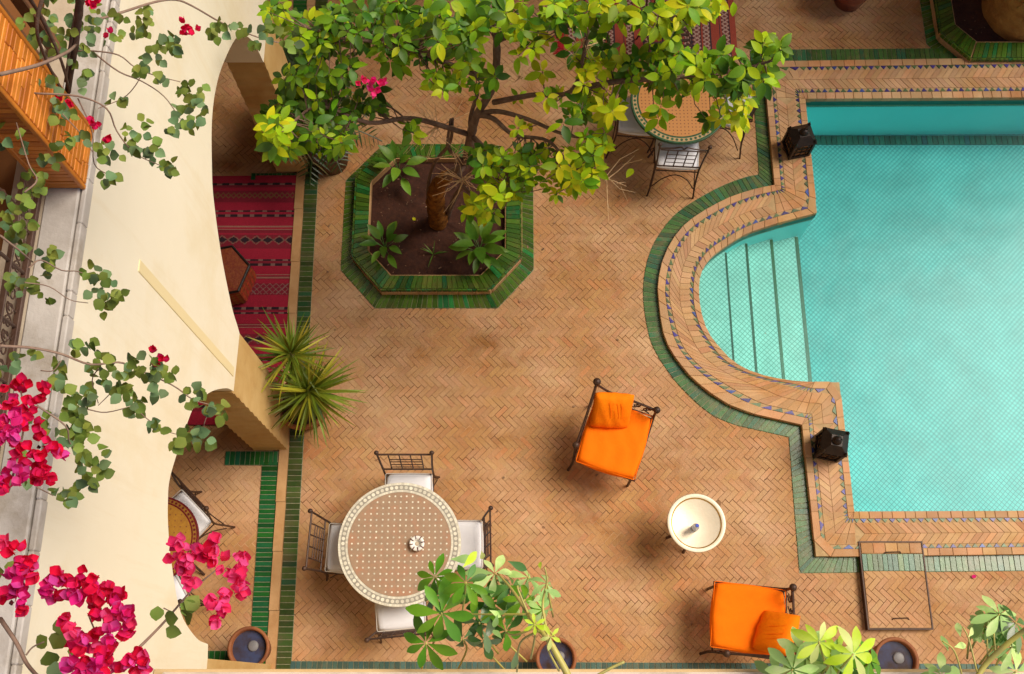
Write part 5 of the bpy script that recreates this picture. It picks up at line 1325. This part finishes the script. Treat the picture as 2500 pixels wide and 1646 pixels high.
def bougainvillea():
    base = Vector((-2.05, 2.85, 4.95)); root = plant_thing('bougainvillea', 'straggling bougainvillea with pink and red blossom hanging over the arcade wall on the left', 'climber', base)
    Z = 5.45
    def PL(l, z0=Z, z1=Z): n = len(l) - 1; return [at(u, v, z0 + (z1 - z0) * i / n + R(-.04, .04)) for i, (u, v) in enumerate(l)]
    V = [([(240, 48), (300, 30), (380, 5), (430, 0), (470, 15), (540, 55), (600, 80), (660, 100), (740, 112)], .010, .004, 5.5, 5.0), ([(180, 125), (230, 125), (290, 135), (330, 165), (380, 185), (440, 200)], .006, .003, 5.4, 5.3),
         ([(230, 130), (290, 175), (345, 198), (400, 235), (440, 290)], .006, .003, 5.4, 5.3), ([(350, 175), (330, 210), (300, 240), (240, 265)], .004, .003, 5.3, 5.3), ([(0, 182), (90, 160), (160, 130), (185, 110)], .013, .009, 5.9, 5.5),
         ([(80, 228), (190, 235), (260, 265), (285, 320), (330, 375), (405, 410)], .007, .003, 5.6, 5.3), ([(190, 240), (225, 320), (230, 400), (270, 430)], .005, .003, 5.5, 5.3), ([(140, 265), (200, 330), (225, 370)], .004, .003, 5.5, 5.4),
         ([(0, 845), (80, 850), (150, 865), (220, 890), (290, 885), (330, 900), (420, 940), (470, 975), (520, 990)], .009, .003, 5.7, 5.2), ([(90, 990), (160, 1040), (170, 1080), (200, 1110)], .006, .003, 5.7, 5.5), ([(215, 1000), (260, 1007), (330, 990)], .004, .003, 5.5, 5.4), ([(330, 990), (350, 1015), (400, 1050), (450, 1065)], .004, .0025, 5.4, 5.3), ([(240, 900), (225, 930), (240, 985)], .004, .0025, 5.5, 5.4), ([(290, 930), (270, 960), (240, 990)], .004, .0025, 5.4, 5.4), ([(405, 930), (460, 965)], .003, .002, 5.3, 5.2), ([(305, 960), (305, 975), (330, 990)], .003, .002, 5.4, 5.4), ([(100, 905), (130, 905), (150, 880)], .004, .003, 5.6, 5.6), ([(495, 1055), (500, 1030), (510, 1005)], .003, .002, 5.2, 5.2),
         ([(60, 690), (120, 700), (170, 732), (215, 740)], .004, .0025, 5.6, 5.4), ([(70, 655), (100, 635), (150, 660), (190, 663), (230, 680)], .005, .003, 5.7, 5.4), ([(90, 1190), (130, 1210)], .004, .003, 5.6, 5.5), ([(60, 470), (90, 440), (70, 400), (40, 300)], .006, .004, 5.8, 5.7), ([(0, 575), (45, 610), (80, 640)], .007, .005, 5.8, 5.6),
         ([(0, 1510), (40, 1570), (65, 1620), (100, 1660)], .010, .008, 6.3, 6.4), ([(63, 1600), (80, 1580), (108, 1567)], .004, .003, 6.3, 6.3), ([(250, 1660), (330, 1590), (400, 1520), (470, 1440), (530, 1390)], .008, .003, 6.3, 6.1), ([(400, 1485), (420, 1495)], .003, .002, 6.2, 6.2), ([(220, 1640), (235, 1560), (215, 1500)], .005, .003, 6.4, 6.4), ([(40, 1490), (60, 1440), (40, 1370)], .005, .003, 6.3, 6.3), ([(20, 1200), (45, 1110), (60, 1020), (50, 950)], .006, .004, 6.2, 6.1), ([(280, 1500), (240, 1560), (220, 1640)], .004, .003, 6.4, 6.4)]
    for l, r0, r1, z0, z1 in V: stem(root, 'vine_stem', PL(l, z0, z1), (r0 * .72, r1 * .72), 'vine', 5, 4)
    for l in ([(205, -60, 5.9), (195, 0, 5.75), (190, 60, 5.6), (180, 130, 5.45), (165, 225, 5.2)], [(120, -60, 5.9), (90, 60, 5.8), (110, 140, 5.6), (150, 220, 5.4)], [(50, -40, 6), (110, 60, 5.7), (150, 150, 5.5), (170, 225, 5.3)], [(200, -40, 5.7), (180, 60, 5.6), (170, 120, 5.5), (160, 200, 5.35)]):
        stem(root, 'vine_trunk', [at(*q) for q in l], (.020, .014) if l[0][0] == 205 else (.009, .006), 'vinetrunk', 8)
    F = Foliage()
    for k in range(3): F.kindof(k, leaf_shape(.050, .043 + .004 * k, .12 + .2 * k, .15, 4, .42), 'bougleaf')
    LC = [(50, 75, 25, 5), (150, 30, 60, 22), (100, 60, 50, 9), (140, 95, 50, 12), (200, 70, 30, 8), (225, 50, 20, 5), (40, 190, 35, 8), (30, 225, 30, 9), (25, 280, 30, 9), (50, 310, 25, 8), (95, 195, 20, 5), (125, 200, 20, 5), (145, 255, 30, 9), (150, 270, 25, 7), (215, 110, 25, 6), (270, 95, 20, 5), (290, 50, 20, 4), (250, 30, 25, 4), (340, 70, 20, 6), (390, 100, 25, 9), (355, 42, 20, 8), (420, 100, 20, 6), (355, 65, 15, 4), (420, 110, 26, 8), (330, 170, 15, 4), (355, 155, 22, 7), (390, 180, 20, 5), (390, 140, 10, 3), (470, 210, 28, 10), (440, 245, 25, 9), (490, 265, 28, 10), (430, 300, 25, 10), (465, 300, 15, 5), (285, 240, 22, 6), (335, 320, 35, 15), (355, 365, 28, 11), (260, 350, 25, 8), (255, 390, 15, 4), (310, 370, 22, 6), (415, 400, 22, 9), (418, 412, 14, 5), (270, 435, 18, 6), (535, 68, 25, 9), (520, 75, 15, 5), (600, 68, 18, 5), (620, 105, 15, 4), (655, 80, 25, 6), (700, 108, 25, 5), (640, 75, 15, 4), (200, 160, 25, 6), (210, 200, 20, 4), (180, 130, 20, 5), (60, 130, 25, 5), (190, 330, 25, 5), (170, 345, 20, 5), (130, 365, 20, 4), (120, 390, 15, 4), (20, 345, 15, 3), (60, 355, 15, 3),
          (90, 425, 25, 6), (85, 455, 22, 6), (55, 480, 28, 9), (30, 540, 28, 9), (15, 500, 20, 6), (50, 545, 20, 6), (20, 560, 20, 5), (50, 600, 22, 7), (110, 610, 18, 4), (130, 625, 18, 5), (115, 670, 18, 5), (125, 645, 12, 4), (90, 690, 16, 4), (25, 690, 25, 8), (65, 705, 15, 4), (110, 727, 14, 3), (225, 668, 22, 8), (262, 680, 16, 5), (240, 715, 22, 7), (285, 715, 14, 5), (250, 745, 18, 5), (262, 725, 16, 4), (180, 845, 18, 5), (215, 840, 15, 4), (75, 875, 15, 4), (35, 870, 14, 4), (150, 895, 18, 6), (140, 930, 22, 8), (120, 920, 15, 4), (250, 872, 22, 9), (215, 900, 15, 4), (245, 910, 18, 5), (280, 930, 25, 8), (300, 925, 22, 8), (330, 885, 18, 5), (370, 895, 25, 10), (400, 910, 22, 7), (420, 915, 12, 4), (390, 950, 18, 5), (300, 955, 18, 7), (210, 958, 18, 5), (160, 972, 14, 3), (185, 965, 15, 4), (175, 990, 22, 7), (215, 980, 18, 5), (200, 1000, 14, 4), (160, 1010, 14, 4), (180, 1030, 26, 9), (210, 1045, 22, 7), (150, 1060, 16, 4), (175, 1065, 18, 6), (205, 1065, 14, 4), (120, 1040, 14, 3), (105, 1015, 16, 4), (340, 978, 20, 8), (335, 995, 15, 4), (370, 1025, 14, 4), (385, 1040, 12, 4), (305, 1005, 8, 2), (475, 965, 22, 8), (510, 990, 25, 10), (460, 985, 12, 4), (540, 1005, 14, 4), (455, 1065, 20, 8), (480, 1060, 16, 6), (435, 1085, 14, 4), (495, 1070, 12, 3), (205, 1120, 25, 9), (245, 1120, 22, 7), (200, 1165, 28, 10), (235, 1160, 22, 7), (185, 1090, 14, 4), (150, 1210, 22, 9), (175, 1200, 14, 4), (60, 1170, 15, 3), (70, 1100, 15, 3), (60, 1010, 20, 4), (15, 900, 15, 4)]
    for u, v, r, n in LC:
        for k in range(n):
            a = R(0, 6.28); q = math.sqrt(R(0, 1)); p = at(u + r * q * math.cos(a), v + r * q * math.sin(a), Z + R(-.14, .14))
            F.put(k % 3, p, Vector((R(-1, 1), R(-1, 1) - .3, R(-.7, .2))), Vector((R(-.7, .7), R(-.9, .2), 1)), R(.68, 1.12))
    for u, v in ((115, 1555), (130, 1585), (115, 1590), (145, 1550), (135, 1615), (175, 1610), (385, 1480), (455, 1490), (470, 1500), (440, 1475), (435, 1510), (405, 1535), (250, 1500), (245, 1590), (10, 1395), (15, 1405)):
        F.put(random.randrange(3), at(u, v, 6.25), Vector((R(-1, 1), R(-1, 1), R(-.5, .2))), Vector((R(-.5, .5), -.4, 1)), R(.95, 1.25))
    F.build(root, 'leaf', 'leaf_mass', 300)
    # flowers: three papery bracts each
    def flower_shape(L):
        V, Fc = [], []
        for k in range(3):
            v, f = leaf_shape(L * R(.85, 1.1), L * .92, .32, -.45, 5, .44, 3, .04); a = 2 * math.pi * k / 3; ca, sa = math.cos(a), math.sin(a); tl = .75; ct, st_ = math.cos(tl), math.sin(tl)
            o = len(V)
            for x, y, z in v:
                x2, z2 = x * ct - z * st_, x * st_ + z * ct; V.append((x2 * ca - y * sa, x2 * sa + y * ca, z2))
            Fc += [tuple(i + o for i in q) for q in f]
        return np.array(V), Fc
    B = Foliage()
    for k, mt in (('p', 'pink'), ('m', 'magenta'), ('r', 'red'), ('x', 'dead')): B.kindof(k, flower_shape(.036 if k != 'x' else .014), mt)
    FC = [(220, 10, 12, 4, 'r', 5.6), (225, 2, 8, 2, 'r', 5.6), (455, 68, 14, 4, 'r', 5.4), (480, 80, 8, 2, 'r', 5.4), (465, 80, 10, 3, 'r', 5.4), (440, 88, 8, 2, 'r', 5.4), (265, 80, 8, 2, 'r', 5.5), (230, 295, 12, 4, 'r', 5.5), (248, 310, 8, 3, 'r', 5.5), (270, 335, 8, 3, 'r', 5.5), (146, 246, 6, 2, 'r', 5.5), (176, 252, 6, 2, 'r', 5.5), (386, 864, 10, 4, 'r', 5.5), (405, 876, 9, 3, 'r', 5.5), (388, 886, 4, 1, 'r', 5.5),
          (38, 950, 22, 7, 'r', 6.1), (62, 942, 8, 2, 'r', 6.1), (115, 945, 15, 5, 'r', 6.1), (108, 975, 12, 4, 'r', 6.1), (35, 985, 18, 5, 'r', 6.1), (80, 995, 18, 6, 'r', 6.1), (72, 1010, 8, 2, 'r', 6.1), (25, 1015, 30, 9, 'm', 6.3), (30, 1050, 34, 14, 'm', 6.3), (75, 1035, 22, 7, 'r', 6.2), (15, 1065, 25, 8, 'm', 6.3), (50, 1095, 20, 7, 'r', 6.2), (100, 1055, 10, 3, 'r', 6.1), (133, 1085, 14, 5, 'r', 6.1), (138, 1105, 10, 3, 'm', 6.1), (97, 1110, 16, 6, 'r', 6.1), (93, 1090, 5, 1, 'x', 6.1), (90, 1145, 22, 8, 'r', 6.1), (110, 1155, 18, 6, 'r', 6.1), (52, 1130, 14, 4, 'r', 6.1), (45, 1165, 22, 8, 'm', 6.2), (90, 1175, 12, 4, 'r', 6.1), (12, 1170, 18, 6, 'm', 6.2), (10, 1195, 16, 5, 'r', 6.2), (120, 1165, 10, 3, 'r', 6.1),
          (12, 1330, 15, 5, 'p', 6.4), (40, 1350, 12, 4, 'r', 6.4), (45, 1375, 16, 5, 'r', 6.4), (72, 1380, 22, 8, 'r', 6.4), (50, 1395, 18, 6, 'm', 6.4), (35, 1425, 16, 5, 'm', 6.4), (52, 1445, 18, 6, 'm', 6.4), (60, 1470, 14, 5, 'r', 6.4), (5, 1455, 9, 3, 'r', 6.4), (28, 1478, 6, 2, 'x', 6.4), (90, 1400, 6, 2, 'r', 6.4),
          (135, 1420, 20, 7, 'm', 6.45), (155, 1400, 10, 3, 'r', 6.4), (135, 1450, 14, 4, 'm', 6.4), (140, 1470, 5, 1, 'r', 6.4), (185, 1412, 16, 5, 'r', 6.4), (205, 1393, 5, 1, 'r', 6.4), (228, 1405, 10, 3, 'r', 6.4), (240, 1420, 18, 6, 'm', 6.4), (250, 1440, 12, 4, 'r', 6.4), (200, 1440, 16, 5, 'm', 6.4), (185, 1462, 12, 4, 'm', 6.4), (280, 1455, 18, 6, 'r', 6.4), (298, 1450, 6, 2, 'r', 6.4), (300, 1480, 22, 8, 'm', 6.5), (308, 1505, 14, 4, 'p', 6.5), (212, 1492, 16, 6, 'r', 6.4), (233, 1480, 8, 3, 'r', 6.4), (265, 1500, 16, 5, 'm', 6.45), (270, 1525, 18, 6, 'p', 6.45), (160, 1515, 14, 4, 'r', 6.4), (167, 1495, 5, 1, 'r', 6.4), (190, 1545, 22, 8, 'p', 6.5), (215, 1560, 18, 6, 'm', 6.5), (232, 1555, 12, 4, 'r', 6.5), (265, 1558, 18, 6, 'm', 6.5), (320, 1540, 12, 4, 'r', 6.4), (303, 1557, 7, 2, 'x', 6.4), (290, 1572, 6, 2, 'r', 6.4), (265, 1590, 14, 5, 'r', 6.5), (220, 1610, 24, 9, 'r', 6.55), (190, 1630, 22, 8, 'm', 6.55), (235, 1635, 26, 10, 'm', 6.6), (260, 1625, 10, 3, 'r', 6.5), (310, 1605, 14, 4, 'r', 6.45), (335, 1600, 14, 5, 'r', 6.5), (355, 1612, 14, 5, 'm', 6.5), (340, 1635, 20, 7, 'p', 6.5), (300, 1625, 12, 3, 'p', 6.45),
          (445, 1335, 16, 6, 'p', 6.3), (460, 1355, 16, 6, 'p', 6.3), (478, 1360, 9, 3, 'p', 6.3), (425, 1370, 12, 4, 'p', 6.3), (458, 1398, 16, 6, 'p', 6.3), (465, 1415, 10, 3, 'p', 6.3), (522, 1328, 16, 6, 'p', 6.3), (500, 1350, 12, 4, 'r', 6.3), (508, 1370, 13, 5, 'p', 6.3), (540, 1365, 14, 5, 'p', 6.3), (587, 1360, 14, 5, 'p', 6.3), (578, 1395, 8, 3, 'p', 6.3), (580, 1415, 16, 6, 'p', 6.3), (583, 1440, 15, 5, 'p', 6.3), (535, 1448, 11, 4, 'p', 6.3), (540, 1468, 15, 5, 'p', 6.3), (535, 1490, 15, 5, 'p', 6.3), (530, 1512, 10, 3, 'p', 6.3),
          (887, 193, 7, 3, 'p', 3.4), (882, 207, 8, 3, 'p', 3.4), (912, 206, 8, 3, 'm', 3.4), (930, 206, 8, 3, 'm', 3.4), (917, 231, 11, 4, 'm', 3.4)]
    for u, v, r, n, k, z in FC:
        for i in range(max(1, int(n * .78 + R(0, .9)))):
            a = R(0, 6.28); q = math.sqrt(R(0, 1)) * 1.0; kk = k if k == 'x' or R(0, 1) < .82 else random.choice('pmr' if k != 'r' else 'rrm')
            sc = (R(.85, 1.15) if z > 6 else R(.75, 1.0)) * (1.45 if z < 4 else 1)
            B.put(kk, at(u + r * q * math.cos(a), v + r * q * math.sin(a), z + R(-.05, .05)), rvec(), Vector((R(-.6, .6), R(-.8, .5), 1)), sc)
    B.build(root, 'flower', 'flower_mass', 300)
bougainvillea()

def umbrella_plant(name, label, base, whorls, stems, loose=()):
    root = plant_thing(name, label, 'plant', base)
    for p, r in stems: stem(root, 'stem', [at(*q) for q in p], r, 'scheffstem', 8)
    F = Foliage()
    for k, mt in (('g', 'scheff'), ('d', 'scheffdark'), ('p', 'scheffpale'), ('y', 'scheffyellow')):
        F.kindof(k, leaf_shape(1, .36, .16, .14, 6, .62, 6), mt); F.kindof(k + '2', leaf_shape(1, .40, .2, .45, 6, .6, 6), mt)
    for u, v, z, rpx, n, k, ax, tl in whorls:
        c = at(u, v, z); L = rpx / FOC * (c - Vector((0, 0, CAMZ))).length
        rosette(F, [k, k, k + '2'], c, ax, n, tl, L * 1.16, .12, L * .08)
        for q in range(n): pass
        stem(root, 'petiole', [c, c + Vector((R(-.02, .02), -.04, -.12)), c + Vector((R(-.06, .1), -.12, -.26))], (.004, .005), 'scheffstem', 5, 3)
    for u, v, z, dx, dy, rpx, k in loose:
        c = at(u, v, z); L = rpx / FOC * (c - Vector((0, 0, CAMZ))).length; e = at(u + dx, v + dy, z - .05)
        F.put(k, c, e - c, Vector((R(-.6, .6), R(-.6, .3), 1)), L)
    F.build(root, 'leaflet', 'leaflet_mass')
Uc = Vector((.15, -.25, 1))
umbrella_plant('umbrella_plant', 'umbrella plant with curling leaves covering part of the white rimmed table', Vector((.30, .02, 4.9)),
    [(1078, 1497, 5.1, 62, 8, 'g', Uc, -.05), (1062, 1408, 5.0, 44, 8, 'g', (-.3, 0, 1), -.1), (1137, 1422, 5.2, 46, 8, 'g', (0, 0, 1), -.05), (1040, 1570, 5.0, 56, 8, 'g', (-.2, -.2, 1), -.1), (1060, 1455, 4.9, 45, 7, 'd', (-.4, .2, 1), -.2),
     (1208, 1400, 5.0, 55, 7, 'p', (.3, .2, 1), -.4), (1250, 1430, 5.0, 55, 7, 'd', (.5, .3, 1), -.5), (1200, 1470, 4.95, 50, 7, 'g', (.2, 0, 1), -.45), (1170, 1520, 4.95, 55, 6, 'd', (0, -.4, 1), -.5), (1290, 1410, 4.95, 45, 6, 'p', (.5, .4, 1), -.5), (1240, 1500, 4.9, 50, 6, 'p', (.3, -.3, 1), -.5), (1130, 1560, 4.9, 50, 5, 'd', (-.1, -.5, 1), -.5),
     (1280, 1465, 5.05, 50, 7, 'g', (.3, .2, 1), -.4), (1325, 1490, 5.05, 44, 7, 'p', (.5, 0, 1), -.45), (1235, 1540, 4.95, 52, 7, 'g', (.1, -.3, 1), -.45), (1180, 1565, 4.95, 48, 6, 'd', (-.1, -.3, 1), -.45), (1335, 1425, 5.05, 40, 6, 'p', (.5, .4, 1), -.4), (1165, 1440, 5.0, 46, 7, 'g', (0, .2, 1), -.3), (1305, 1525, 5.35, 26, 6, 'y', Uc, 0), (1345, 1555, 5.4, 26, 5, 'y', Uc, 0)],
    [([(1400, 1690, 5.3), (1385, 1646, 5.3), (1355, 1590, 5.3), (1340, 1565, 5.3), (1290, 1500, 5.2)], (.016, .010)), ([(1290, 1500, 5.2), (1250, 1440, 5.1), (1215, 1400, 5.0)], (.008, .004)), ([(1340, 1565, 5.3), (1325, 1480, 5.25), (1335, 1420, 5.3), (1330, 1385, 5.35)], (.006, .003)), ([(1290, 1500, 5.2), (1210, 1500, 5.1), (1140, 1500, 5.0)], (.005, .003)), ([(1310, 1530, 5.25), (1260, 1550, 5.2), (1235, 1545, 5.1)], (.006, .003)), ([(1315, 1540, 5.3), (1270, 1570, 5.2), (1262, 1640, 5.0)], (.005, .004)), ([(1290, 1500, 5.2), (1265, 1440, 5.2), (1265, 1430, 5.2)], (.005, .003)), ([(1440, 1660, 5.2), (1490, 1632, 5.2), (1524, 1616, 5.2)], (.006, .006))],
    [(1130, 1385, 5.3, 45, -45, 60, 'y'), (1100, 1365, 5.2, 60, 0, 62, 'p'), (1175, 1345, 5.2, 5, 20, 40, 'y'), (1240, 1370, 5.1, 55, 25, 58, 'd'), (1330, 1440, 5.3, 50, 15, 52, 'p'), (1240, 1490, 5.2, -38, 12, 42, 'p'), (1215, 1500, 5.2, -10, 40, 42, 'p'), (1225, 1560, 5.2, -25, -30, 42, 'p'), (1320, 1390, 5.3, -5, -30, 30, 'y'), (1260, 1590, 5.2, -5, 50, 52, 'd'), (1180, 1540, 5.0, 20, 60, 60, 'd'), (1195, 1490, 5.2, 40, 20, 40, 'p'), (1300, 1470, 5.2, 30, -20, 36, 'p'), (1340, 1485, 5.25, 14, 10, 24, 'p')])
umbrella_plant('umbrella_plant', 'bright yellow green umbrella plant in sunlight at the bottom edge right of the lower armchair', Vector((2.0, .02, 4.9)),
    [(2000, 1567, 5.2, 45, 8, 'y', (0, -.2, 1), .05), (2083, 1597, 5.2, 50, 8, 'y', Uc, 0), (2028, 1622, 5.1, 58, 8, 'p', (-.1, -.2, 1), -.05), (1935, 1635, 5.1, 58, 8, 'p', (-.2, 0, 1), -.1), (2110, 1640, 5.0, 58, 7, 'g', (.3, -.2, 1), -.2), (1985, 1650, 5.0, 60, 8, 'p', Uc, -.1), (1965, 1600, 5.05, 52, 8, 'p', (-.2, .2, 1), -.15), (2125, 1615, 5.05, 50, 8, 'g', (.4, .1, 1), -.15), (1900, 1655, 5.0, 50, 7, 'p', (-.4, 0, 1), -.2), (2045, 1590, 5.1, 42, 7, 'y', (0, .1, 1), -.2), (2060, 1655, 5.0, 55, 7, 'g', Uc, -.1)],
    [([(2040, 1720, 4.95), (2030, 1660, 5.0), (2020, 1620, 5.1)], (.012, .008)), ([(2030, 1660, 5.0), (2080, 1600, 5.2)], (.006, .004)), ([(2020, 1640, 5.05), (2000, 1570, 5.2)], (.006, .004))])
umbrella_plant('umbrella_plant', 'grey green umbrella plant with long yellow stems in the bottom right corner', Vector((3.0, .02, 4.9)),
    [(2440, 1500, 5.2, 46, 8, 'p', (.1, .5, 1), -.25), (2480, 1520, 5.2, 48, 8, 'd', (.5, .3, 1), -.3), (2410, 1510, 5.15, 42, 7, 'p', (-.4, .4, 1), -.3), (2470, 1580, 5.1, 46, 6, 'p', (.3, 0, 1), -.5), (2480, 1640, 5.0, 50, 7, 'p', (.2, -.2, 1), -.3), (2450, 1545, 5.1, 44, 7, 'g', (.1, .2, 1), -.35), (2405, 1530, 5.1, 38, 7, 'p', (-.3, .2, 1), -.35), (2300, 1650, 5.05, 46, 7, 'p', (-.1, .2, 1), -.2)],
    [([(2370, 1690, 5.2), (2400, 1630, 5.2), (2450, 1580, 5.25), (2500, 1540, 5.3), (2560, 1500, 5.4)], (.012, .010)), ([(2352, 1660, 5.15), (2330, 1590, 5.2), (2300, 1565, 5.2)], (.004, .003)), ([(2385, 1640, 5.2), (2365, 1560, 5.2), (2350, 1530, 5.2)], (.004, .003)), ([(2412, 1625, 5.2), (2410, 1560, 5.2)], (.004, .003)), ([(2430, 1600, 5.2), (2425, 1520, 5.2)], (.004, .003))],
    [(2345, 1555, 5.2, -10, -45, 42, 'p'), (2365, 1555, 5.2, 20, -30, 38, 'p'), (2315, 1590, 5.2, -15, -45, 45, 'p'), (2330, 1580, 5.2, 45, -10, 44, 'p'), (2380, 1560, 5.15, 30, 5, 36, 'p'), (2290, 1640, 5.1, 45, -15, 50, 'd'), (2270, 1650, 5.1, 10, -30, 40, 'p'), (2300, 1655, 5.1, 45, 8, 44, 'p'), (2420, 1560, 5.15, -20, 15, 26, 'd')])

# fallen petal and leaves on the paving
def litter():
    for (u, v, mt, lab, cat, nm) in ((2372, 1409, 'magenta', 'single magenta petal lying on the bricks right of the hatch', 'petal', 'fallen_petal'), (1015, 538, 'yellow', 'yellow fallen leaf on the dark soil left of the tree trunk', 'leaf', 'fallen_leaf'), (1045, 553, 'lime', 'pale green fallen leaf on the soil at the foot of the trunk', 'leaf', 'fallen_leaf')):
        p = at(u, v, .05 if mt != 'magenta' else .012); v_, f_ = leaf_shape(.045, .035, .3, -.2, 4)
        m = MB(); m.add(v_.tolist(), f_); o = m.build(nm, M[mt], None, True, p, (0, .1, R(0, 6))); tag(o, lab, cat)
litter()
def leaf_litter():
    m = MB(); v_, f_ = leaf_shape(.038, .02, .3, -.2, 3)
    for k in range(46):
        u, v = random.choice(((R(700, 1350), R(400, 900)), (R(1250, 1550), R(430, 620)), (R(740, 1900), R(800, 1600))))
        p = at(u, v, .006); a = R(0, 6.28); sc = R(.4, 1)
        m.add([(p.x + sc * (x * math.cos(a) - y * math.sin(a)), p.y + sc * (x * math.sin(a) + y * math.cos(a)), p.z + sc * z + .002) for x, y, z in v_], f_)
    kind(m.build('leaf_litter', M['litter']), 'stuff')
leaf_litter()
